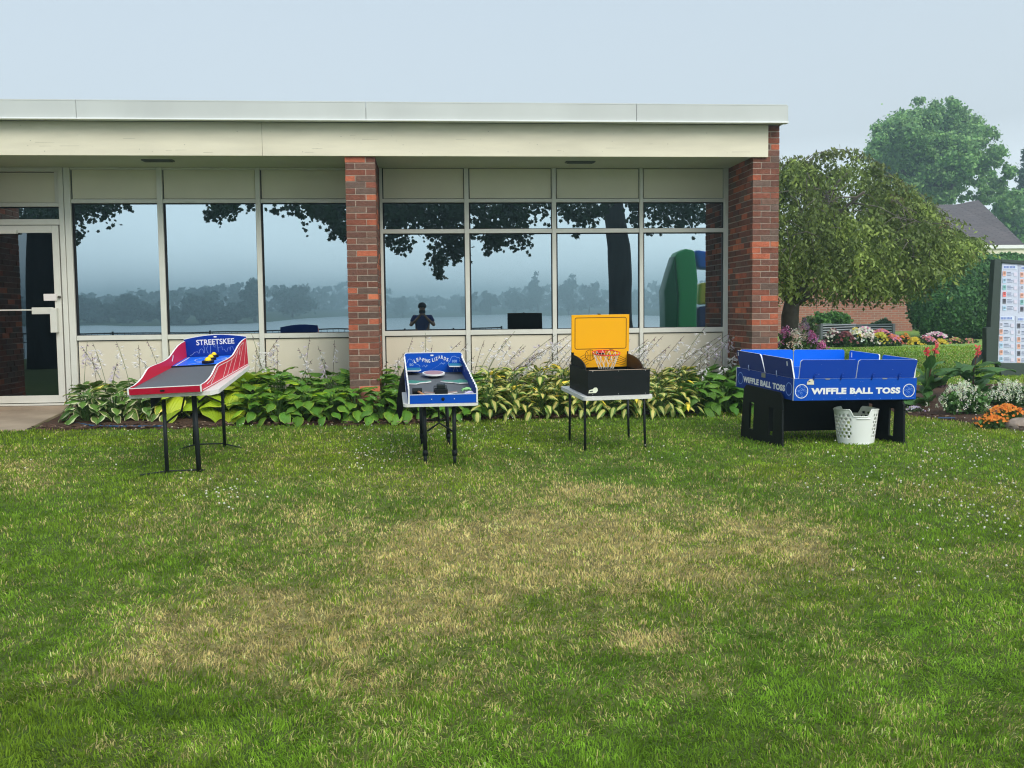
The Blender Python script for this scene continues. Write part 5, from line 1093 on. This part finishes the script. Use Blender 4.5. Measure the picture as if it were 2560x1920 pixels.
cm = {'a': hostamat('canna_leaf', (.075, .185, .045), (.11, .22, .06), .9, .3)}; HM['canna'] = cm['a']
def canna(px, pbase, ptop, Y_, label, heads, seed):
    random.seed(seed); b0 = gray(px, pbase); Y_ = b0.y; H_ = (at(px, ptop, Y_).z-b0.z); o = empty('canna_plant', b0, label, 'plant', 'cannas in the right bed'); mb = MB()
    for i in range(22):
        az = random.uniform(0, 6.28); f_ = i/16; z = b0.z+H_*(.08+.46*f_); L_ = random.uniform(.30, .46)
        add_leaf(mb, Vector((b0.x+math.cos(az)*.05, Y_+math.sin(az)*.04, z)), az, math.radians(random.uniform(15, 60)), L_, L_*.36, math.radians(random.uniform(30, 80)), math.radians(random.uniform(8, 25)), (random.uniform(.8, 1.25),)*3, random.uniform(-.4, .4))
    mb.build('foliage', HM['canna'], o, smooth=True)
    mb = MB()
    for k_, (dx, dz) in enumerate(heads): mb.tube([(b0.x+.02*k_, Y_, b0.z), (b0.x+dx*.5, Y_, b0.z+H_*.6), (b0.x+dx, Y_-.05, b0.z+H_*dz)], [.012, .009, .006], 6, col=(.16, .08, .06) if k_ == 0 else (.1, .18, .05))
    mb.build('stems', leafm, o)
    for dx, dz in heads:
        mb = MB(); c = Vector((b0.x+dx, Y_-.05, b0.z+H_*dz))
        for _ in range(20):
            d = Vector((random.uniform(-1, 1), random.uniform(-1, 1), random.uniform(-.9, 1))).normalized(); p = c+Vector((0, 0, random.uniform(-.07, .04))); l = random.uniform(.035, .06); s_ = d.orthogonal().normalized()
            mb.add([p, p+d*l*.5+s_*l*.35, p+d*l, p+d*l*.5-s_*l*.35], [(0, 1, 2, 3)], col=(.80*random.uniform(.7, 1.05), .09, .09))
        mb.build('bloom', petalm, o)
canna(2318, 1022, 870, 12.15, 'canna plant with two coral-red blooms right of the blue toss box', [(.055, .98), (-.045, .97)], 5)
canna(2430, 1005, 872, 12.75, 'canna plant with one red bloom in front of the notice board', [(.03, .98)], 6)
random.seed(99)
# boulder, hose, stones
mb = MB(); c = gray(2548, 1072); mb.sphere(c+Vector((0, 0, .03)), .13, 18, 12, (1.1, .8, .62)); mb.v = [(x+random.uniform(-.006, .006), y, z+random.uniform(-.006, .006)) for x, y, z in mb.v]
thing('boulder', mb, mat('rock', (.30, .24, .20), .9, var=.25, scale=12, bump=.8, bscale=25), c, 'rounded brown boulder at the right edge of the bed', 'rock', smooth=True)
mb = MB(); c = gray(1938, 1107); mb.sphere(c, .022, 10, 7, (1.1, .8, .7)); thing('stone', mb, bpy.data.materials['rock'], c, 'small pinkish stone at the foot of the black stand', 'rock', smooth=True)
hz = [(150, 1052), (175, 1062), (230, 1071), (300, 1073), (360, 1073), (418, 1072)]
mb = MB(); P = [gray(*q)+Vector((0, 0, .03)) for q in hz]; P = [at(181, 1018, 12.1), at(190, 1035, 11.9)]+[at(165, 1050, 11.6)]+P[1:]; P[2].z = ground(0, 11.6)+.03
mb.tube(P, .008, 8); thing('garden_hose', mb, mat('blue_hose', (.03, .10, .22), .4), P[3], 'thin blue garden hose lying along the left edge of the hosta bed', 'hose', smooth=True)
mb = MB(); P = [gray(q, 1052)+Vector((0, 0, .03)) for q in (2345, 2365, 2388)]; mb.tube(P, .006, 6); thing('hose_piece', mb, bpy.data.materials['blue_hose'], P[0], 'short pale blue length of hose at the edge of the right bed', 'hose')
# ---- notice board at the right edge
YK = 14.6
kb = at(2500, 945, YK); kb.z = ground(0, YK); kk = empty('notice_board', kb, 'dark-green outdoor notice board full of small pictures at the right edge', 'sign')
kg = mat('dark_green_paint', (.055, .075, .065), .6)
K = lambda px, py, dy=0: at(px, py, YK+dy)
def slab(pts, y0, th_, nm, m, par):
    mb = MB(); n_ = len(pts); a = [K(x, y, y0) for x, y in pts]; b = [Vector((p.x, p.y+th_, p.z)) for p in a]
    mb.add(a+b, [tuple(range(n_-1, -1, -1)), tuple(range(n_, 2*n_))]+[(i, (i+1) % n_, (i+1) % n_+n_, i+n_) for i in range(n_)]); return mb.build(nm, m, par, bevel=.006)
slab([(2487, 648), (2503, 650), (2495, 910), (2466, 910), (2466, 820), (2476, 818)], 0, .12, 'side_post', kg, kk)
slab([(2503, 648), (2760, 664), (2760, 676), (2503, 656)], 0, .12, 'top_rail', kg, kk)
slab([(2495, 908), (2760, 912), (2760, 942), (2505, 942)], 0, .12, 'bottom_rail', kg, kk)
slab([(2466, 868), (2466, 890), (2432, 918), (2436, 900)], .1, .06, 'brace', kg, kk)
slab([(2505, 657), (2760, 673), (2760, 910), (2494, 907)], .03, .02, 'board_face', mat('board_white', (.62, .66, .80), .4), kk)
rndc = [(.08, .08, .10), (.25, .35, .45), (.45, .25, .2), (.15, .3, .3), (.35, .35, .42), (.5, .12, .12)]; prm = leafmat('print', 0)
def q4(mbx, x0, y0, x1, y1, dy, col): mbx.add([K(x0, y1, dy), K(x1, y1, dy), K(x1, y0, dy), K(x0, y0, dy)], [(0, 1, 2, 3)], col=col)
for blk, (ya, yb_) in enumerate(((662, 783), (790, 904))):
    for c_i in range(4):
        x0 = 2507+c_i*44-(8 if blk else 0); sk = c_i*2.5
        mb = MB(); q4(mb, x0+1, ya+sk, x0+36, ya+11+sk, .026, (.70, .76, .92)); mb.build('header_strip', prm, kk)
        mb = MB(); q4(mb, x0+40, ya+sk, x0+41, yb_+sk, .026, (.35, .38, .55)); mb.build('divider', prm, kk)
        for l_ in range(8): mb = MB() if l_ == 0 else mb; q4(mb, x0+3+l_*3.6, ya+3+sk, x0+5.6+l_*3.6-(l_ == 3), ya+8.5+sk, .024, (.20, .28, .62)); 
        mb.build('header_text', prm, kk)
        for r_i in range(6):
            y = ya+16+r_i*17.2+sk; q = random.choice(rndc); mb = MB()
            q4(mb, x0, y, x0+8, y+12, .024, tuple(min(1, t2_*2) for t2_ in q)); q4(mb, x0+2, y+random.uniform(0, 3), x0+7, y+8, .022, q); mb.build('picture', prm, kk)
            mb = MB()
            for l_ in range(3): q4(mb, x0+11, y+2+l_*3.6, x0+11+random.uniform(9, 15), y+3.2+l_*3.6, .024, (.28, .32, .45) if l_ else (.12, .15, .25))
            q4(mb, x0+28, y+3, x0+36, y+12, .024, (.72, .68, .82)); mb.build('caption', prm, kk)
#%%BEHIND
# ================================================================== what the windows reflect (behind the viewer)
ZL = -.75
V = np.array([(-700, -850, ZL), (700, -850, ZL), (700, -18, ZL), (-700, -18, ZL)])
watm = mat('lake_water', (.42, .50, .54), .5, spec=.5); tag(np_mesh('lake', V, [[0, 1, 2, 3]], watm), kind='structure')  # pale base colour stands in for the sky mirrored on the water
# far shore
sx_ = np.linspace(-520, 520, 90); Vv = []
def shoreD(px): return float(np.interp(px, [-400, 150, 400, 640, 700, 870, 900, 960, 1200, 1560, 1700, 2600], [212, 214, 207, 217, 242, 404, 430, 430, 425, 400, 300, 260]))
rows_ = []
for px in np.linspace(-900, 3600, 110):
    D_ = shoreD(px); r0 = []
    for k_, (dd_, zz) in enumerate(((0, ZL-.3), (4, ZL+.3), (30, .4), (90, 1.5), (300, 3))):
        Yr = 2*YW-(D_+dd_); p = mir(px, 790, Yr); r0.append((p.x, Yr, zz))
    rows_.append(r0)
Vv = np.array(rows_).reshape(-1, 3); I = np.arange(109)[:, None]*5+np.arange(4)[None]; F = np.stack([I, I+5, I+6, I+1], -1).reshape(-1, 4)
tag(np_mesh('far_shore', Vv, F, mat('shore_ground', (.05, .09, .04), .9), smooth=True), kind='structure')
tops = [(150, 742), (190, 735), (230, 735), (265, 745), (310, 733), (365, 728), (400, 724), (430, 720), (488, 710), (512, 718), (541, 706), (582, 702), (618, 708), (650, 712), (690, 716), (765, 718), (815, 720), (842, 702), (870, 700), (905, 700), (960, 705), (985, 735), (1010, 728), (1040, 727), (1080, 733), (1120, 735), (1160, 728), (1200, 735), (1240, 732), (1300, 715), (1400, 712), (1470, 710), (1530, 722), (1590, 725), (1640, 705), (1700, 700), (1850, 705), (-300, 735), (2600, 705)]
tops.sort(); lob = []
for px in np.arange(-300, 2500, 16):
    ty = np.interp(px, [t2_[0] for t2_ in tops], [t2_[1] for t2_ in tops]); D_ = shoreD(px)+random.uniform(70, 200); Yr = 2*YW-D_; p = mir(px, ty+random.uniform(2, 8), Yr); b0_ = 0
    hgt_ = max(3, p.z-b0_); r_ = random.uniform(13, 22)/FL*D_
    lob.append((p.x, Yr, p.z-r_*.8, r_, r_, r_)); lob.append((p.x, Yr+3, b0_+hgt_*.35, r_*1.2, r_, hgt_*.4))
fw_ = cloud('far_woods', lob, 60000, .85, [(.10, .19, .16), (.12, .21, .17)], None, shell=.2, seed=60); tag(fw_, 'wooded far shore of the lake, seen only as a reflection in the windows', 'woods', kind='stuff')  # leaf colour lightened and blued to stand in for distance haze
for i, (px, ty, wpx, dD) in enumerate([(512, 728, 120, 4), (640, 702, 70, 2), (735, 714, 130, 8), (590, 760, 120, 2), (460, 765, 80, 2), (230, 745, 130, 10), (320, 742, 110, 14), (1172, 734, 46, -25), (1290, 728, 90, -12), (1345, 685, 50, -8), (1420, 688, 60, -6), (1475, 705, 80, -4), (1225, 728, 50, -16), (410, 745, 40, 0), (905, 708, 60, 5), (1010, 735, 50, 3)]):
    D_ = shoreD(px)+dD; Yr = 2*YW-D_; b0_ = mir(px, 790, Yr); b0_.z = ZL+.2; tp = mir(px, ty, Yr).z; q = wpx/2/FL*D_; H_ = tp-b0_.z
    o = empty('shore_tree', b0_, 'tree on the far shore, one of the darker crowns mirrored in the windows', 'tree', 'trees on the far shore')
    lob = [(b0_.x+random.uniform(-.6, .6)*q, Yr+random.uniform(-.5, .5)*q, b0_.z+H_*f_, q*(.62-.25*f_), q*.5, H_*.2) for f_ in (.3, .35, .5, .5, .65, .7, .84)]
    cloud('crown', lob, 6000, .42, [(.065, .13, .11), (.08, .15, .12)], o, shell=.2, seed=70+i); trunkmesh(o, [([b0_, b0_+Vector((0, 0, H_*.7))], .4, .15)])
# railing at the top of the bank
rg0 = empty('bank_railing', (-6, -14, 0), 'low black railing at the top of the lake bank, mirrored in the windows', 'railing'); mb = MB()
mb.tube([(-24, -14, .86), (3, -14, .86)], .025, 6); mb.tube([(-24, -14, .55), (3, -14, .55)], .015, 6)
for x in np.arange(-24, 3.1, .22): mb.tube([(x, -14, .0), (x, -14, .86)], .009, 5)
for x in np.arange(-24, 3.1, 1.8): mb.tube([(x, -14, -.1), (x, -14, .92)], .035, 6)
mb.build('rails', blackp, rg0)
# sycamore overhanging the lawn behind the viewer
YS = -5.5
def leafpoly(c, s_, d, nn_, mb, col):
    a1 = d; a2 = nn_.cross(a1)
    out_ = [(0, -.55), (.22, -.30), (.55, -.25), (.36, .05), (.50, .45), (.18, .32), (0, .75), (-.18, .32), (-.50, .45), (-.36, .05), (-.55, -.25), (-.22, -.30)]
    mb.add([c]+[c+(a2*u+a1*v)*s_ for u, v in out_], [(0, 1+i, 1+(i+1) % 12) for i in range(12)], col=col)
sy0 = mir(1560, 900, YS); sy0.z = 0
sy = empty('sycamore_tree', sy0, 'large dark-trunked tree overhanging the lawn, mirrored in the right-hand windows', 'tree')
tr_ = [Vector((sy0.x+.1, YS, -.05)), mir(1552, 800, YS), mir(1552, 700, YS), mir(1548, 620, YS), mir(1538, 560, YS), mir(1530, 510, YS), mir(1524, 430, YS), mir(1500, 330, YS)]
lm = mir(1524, 440, YS)
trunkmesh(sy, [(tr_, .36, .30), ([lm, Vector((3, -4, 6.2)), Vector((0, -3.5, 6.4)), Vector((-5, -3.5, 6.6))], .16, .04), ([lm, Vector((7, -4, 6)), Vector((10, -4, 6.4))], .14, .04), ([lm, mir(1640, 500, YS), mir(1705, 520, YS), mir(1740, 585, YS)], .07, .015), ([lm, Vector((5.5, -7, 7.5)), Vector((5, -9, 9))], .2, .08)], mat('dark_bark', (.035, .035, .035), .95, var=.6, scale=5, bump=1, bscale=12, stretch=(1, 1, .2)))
CLS = [(200,520,32,60),(170,540,25,40),(250,520,26,44),(285,515,18,22),(322,521,9,8),(192,590,13,18),(180,610,9,8),(550,525,27,55),(525,540,12,14),(590,520,16,18),(625,514,10,8),(690,530,11,10),(738,518,18,28),(755,540,8,8),(790,520,25,44),(842,530,34,110),(850,572,27,70),(862,592,13,22),(815,545,14,14),
       (960,520,30,90),(985,530,45,190),(1060,522,50,150),(1130,528,36,150),(1125,595,40,100),(1145,625,26,50),(1095,650,22,40),(1098,680,13,14),(1010,605,26,24),(975,600,16,12),(1000,630,9,8),(1200,525,50,170),(1275,530,45,170),(1340,515,34,50),(1235,592,26,50),(1290,590,34,60),(1225,628,12,10),(1240,612,16,14),(1400,515,30,26),(1430,535,24,50),(1475,530,28,60),(1450,555,16,22),(1440,592,8,6),(1505,530,16,20),(1590,520,24,40),(1585,555,14,20),(1650,520,36,70),(1710,515,44,100),(1665,550,9,8),(1695,557,9,8),(1625,582,9,8),(1750,535,20,24),(30,530,40,60),(90,528,40,60),(120,520,30,40),(1020,510,60,120),(985,565,22,30),(1100,560,40,80),(1250,560,40,50),(1215,570,26,40),(230,512,60,60),(180,515,40,60),(800,512,50,60),(560,512,34,40),(1660,508,60,60),(1750,512,50,50)]
mb = MB()
for cx, cy, r_, n_ in CLS:
    Yc = random.uniform(-3.5, -1.2); c0 = mir(cx, cy, Yc); rr_ = r_/FL*(2*YW-Yc)
    for _ in range(int(n_*2.7)):
        d = Vector((random.gauss(0, .6), random.gauss(0, .6), random.gauss(0, .55)))*rr_; nn_ = Vector((random.gauss(0, .5), -1 if random.random() < .6 else random.gauss(0, 1), random.gauss(0, .6))).normalized(); d1 = nn_.orthogonal().normalized(); a = random.uniform(0, 6.28); d1 = (d1*math.cos(a)+nn_.cross(d1)*math.sin(a))
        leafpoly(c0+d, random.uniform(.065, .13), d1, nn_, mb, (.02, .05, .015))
    if r_ > 20:
        b_ = c0+Vector((random.uniform(-.3, .6), -.5, 1.6)); mb.tube([b_, c0+Vector((0, 0, .3)), c0+Vector((random.uniform(-.2, .2), 0, -rr_*.6))], .012, 4, col=(.04, .035, .03))
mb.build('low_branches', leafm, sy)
lob = [(random.uniform(-4, 12), random.uniform(-15, -8), random.uniform(7.5, 11), 1.8) for _ in range(30)]
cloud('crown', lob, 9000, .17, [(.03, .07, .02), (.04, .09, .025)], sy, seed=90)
# trunk and crown added out of view so the glass door reflects dark
dt0 = mir(113, 900, -6); dt0.z = 0; dt = empty('door_darkening_trunk', dt0, 'broad dark trunk added behind the viewer to darken the glass door reflection', 'tree')
trunkmesh(dt, [([dt0-Vector((0, 0, .1)), mir(113, 700, -6), mir(113, 500, -6), mir(120, 380, -6)], .50, .46)], bpy.data.materials['dark_bark'])
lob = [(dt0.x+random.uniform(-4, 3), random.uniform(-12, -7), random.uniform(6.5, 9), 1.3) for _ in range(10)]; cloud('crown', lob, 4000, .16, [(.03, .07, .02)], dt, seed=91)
# inflatable slide
YI = -9.0
C3 = lambda x, y: (1540+x/4.148, 480+y/4.148)
ib = mir(1700, 840, YI); ib.z = 0; inf = empty('inflatable_slide', ib, 'green, blue and yellow inflatable slide mirrored in the right-hand window', 'inflatable')
def islab(pts, y0, th_, nm, m):
    mb = MB(); P = [mir(*C3(*q), YI+y0) for q in pts]; n_ = len(P); Q = [Vector((p.x, p.y-th_, p.z)) for p in P]
    mb.add(P+Q, [tuple(range(n_)), tuple(range(2*n_-1, n_-1, -1))]+[(i, i+n_, (i+1) % n_+n_, (i+1) % n_) for i in range(n_)]); return mb.build(nm, m, inf, bevel=.12, seg=4, smooth=True)
vin = lambda nm, c: mat(nm, c, .35, bump=.3, bscale=6)
islab([(612, 650), (720, 602), (815, 612), (850, 930), (840, 1560), (640, 1560), (650, 1060), (615, 760)], 0, .9, 'front_arch', vin('green_vinyl', (.04, .42, .11)))
islab([(600, 670), (500, 1030), (512, 1560), (632, 1560), (640, 1060), (610, 780)], -.05, .8, 'side_leg', vin('dark_green_vinyl', (.012, .15, .05)))
islab([(820, 612), (1080, 640), (1080, 830), (845, 810)], -.3, .7, 'top_beam', vin('blue_vinyl', (.01, .17, .75)))
islab([(862, 950), (1080, 940), (1080, 1150), (862, 1170)], -.5, .5, 'yellow_wall', vin('yellow_vinyl', (.85, .65, .05)))
islab([(850, 1190), (1080, 1170), (1080, 1560), (845, 1560)], -.5, .5, 'base_wall', vin('navy_vinyl', (.02, .03, .15)))
#%%PERSON
# ---- the photographer, standing just behind the camera
pr = empty('person', (0.02, -.40, 0), 'person in a navy T-shirt holding up a phone, seen mirrored in the window', 'person')
skin = mat('skin', (.28, .15, .10), .6); shirt = mat('navy_shirt', (.02, .03, .12), .8, bump=.5, bscale=15); trou = mat('dark_trousers', (.02, .02, .025), .8); hair = mat('dark_hair', (.008, .007, .007), .6)
def skinmesh(name, nodes, edges, m, parent, sub=2):
    me = bpy.data.meshes.new(name); off = root_of(parent).location
    me.from_pydata([tuple(Vector(n_[0])-off) for n_ in nodes], edges, []); o = bpy.data.objects.new(name, me); COL.objects.link(o); o.parent = parent; me.materials.append(m)
    o.modifiers.new('skin', 'SKIN')
    for i, n_ in enumerate(nodes): me.skin_vertices[0].data[i].radius = (n_[1], n_[2] if len(n_) > 2 else n_[1])
    me.skin_vertices[0].data[0].use_root = True
    s_ = o.modifiers.new('sub', 'SUBSURF'); s_.levels = sub; s_.render_levels = sub
    return o
y = -.40
nod = [((.02, y, .95), .15, .11), ((.02, y, 1.15), .15, .11), ((.02, y-.01, 1.36), .17, .11), ((.02, y, 1.47), .06), ((.02, y+.02, 1.54), .055), ((.02, y+.03, 1.62), .085, .10), ((.02, y+.03, 1.70), .075, .085),
       ((.20, y, 1.42), .055), ((.30, y+.05, 1.20), .042), ((.12, y+.27, 1.40), .03), ((.06, y+.32, 1.49), .028), ((-.16, y, 1.42), .055), ((-.26, y+.05, 1.20), .042), ((-.08, y+.27, 1.40), .03), ((-.02, y+.32, 1.49), .028),
       ((.11, y, .88), .10), ((.12, y+.01, .48), .065), ((.12, y-.02, .10), .042), ((.12, y+.12, .04), .035), ((-.07, y, .88), .10), ((-.09, y+.01, .48), .065), ((-.09, y-.02, .10), .042), ((-.09, y+.12, .04), .035)]
edg = [(0, 1), (1, 2), (2, 3), (3, 4), (4, 5), (5, 6), (2, 7), (7, 8), (8, 9), (9, 10), (2, 11), (11, 12), (12, 13), (13, 14), (0, 15), (15, 16), (16, 17), (17, 18), (0, 19), (19, 20), (20, 21), (21, 22)]
skinmesh('body', nod, edg, skin, pr)
nod2 = [((.02, y, .90), .168, .125), ((.02, y, 1.15), .165, .125), ((.02, y-.01, 1.37), .185, .122), ((.21, y, 1.42), .068), ((.27, y+.03, 1.28), .060), ((-.17, y, 1.42), .068), ((-.23, y+.03, 1.28), .060), ((.02, y, 1.46), .07)]
skinmesh('t_shirt', nod2, [(0, 1), (1, 2), (2, 3), (3, 4), (2, 5), (5, 6), (2, 7)], shirt, pr)
nod3 = [((.02, y, .93), .16, .12), ((.115, y, .84), .112), ((.125, y+.01, .48), .08), ((.125, y-.02, .10), .06), ((-.075, y, .84), .112), ((-.095, y+.01, .48), .08), ((-.095, y-.02, .10), .06)]
skinmesh('trousers', nod3, [(0, 1), (1, 2), (2, 3), (0, 4), (4, 5), (5, 6)], trou, pr)
mb = MB(); mb.sphere((.02, y+.01, 1.685), .115, 16, 8, (.88, 1.0, .95), top=1.9); mb.build('hair', hair, pr, smooth=True)
mb = MB()
for sx in (-1, 1): mb.sphere((.02+sx*.033, y+.118, 1.655), .011, 8, 6)
mb.tube([(.02, y+.115, 1.66), (.02, y+.145, 1.625), (.02, y+.12, 1.615)], [.008, .014, .01], 8); mb.build('face', skin, pr, smooth=True)
for sx, bx in ((1, .07), (-1, -.03)):
    fg = []; ed = []; fg.append(((bx, y+.31, 1.485), .018)); fg.append(((bx, y+.325, 1.515), .020))
    for k_ in range(4):
        f_ = (k_-1.5)*.017; b_ = len(fg); fg += [((bx-sx*.012, y+.335+.004, 1.53+f_), .009), ((bx-sx*.035, y+.345, 1.535+f_), .0085), ((bx-sx*(.052+.006*(k_ == 1)), y+.352, 1.53+f_), .0075)]; ed += [(1, b_), (b_, b_+1), (b_+1, b_+2)]
    b_ = len(fg); fg += [((bx-sx*.005, y+.315, 1.50), .010), ((bx-sx*.03, y+.318, 1.512), .009)]; ed += [(0, 1), (0, b_), (b_, b_+1)]
    skinmesh('hand', fg, ed, skin, pr, 1)
mb = MB(); mb.box(-.055, .095, y+.348, y+.356, 1.512, 1.585); thing('phone', mb, mat('phone_black', (.01, .01, .012), .2), (.02, y+.35, 1.51), 'black phone held level in both hands of the photographer', 'phone', bevel=.003)
#%%HAZE
hz = MB(); hz.box(-720, 720, -860, 140, -8, 19)
hzm = bpy.data.materials.new('haze_air'); hzm.use_nodes = True; hn = hzm.node_tree; hn.nodes.clear()
ho = hn.nodes.new('ShaderNodeOutputMaterial'); hv = hn.nodes.new('ShaderNodeVolumePrincipled'); hv.inputs['Color'].default_value = (.70, .91, 1, 1); hv.inputs['Density'].default_value = .0034; hv.inputs['Anisotropy'].default_value = .68
hn.links.new(hv.outputs[0], ho.inputs['Volume'])
tag(hz.build('haze', hzm), 'pale blue-grey haze in the air', 'haze', kind='stuff')
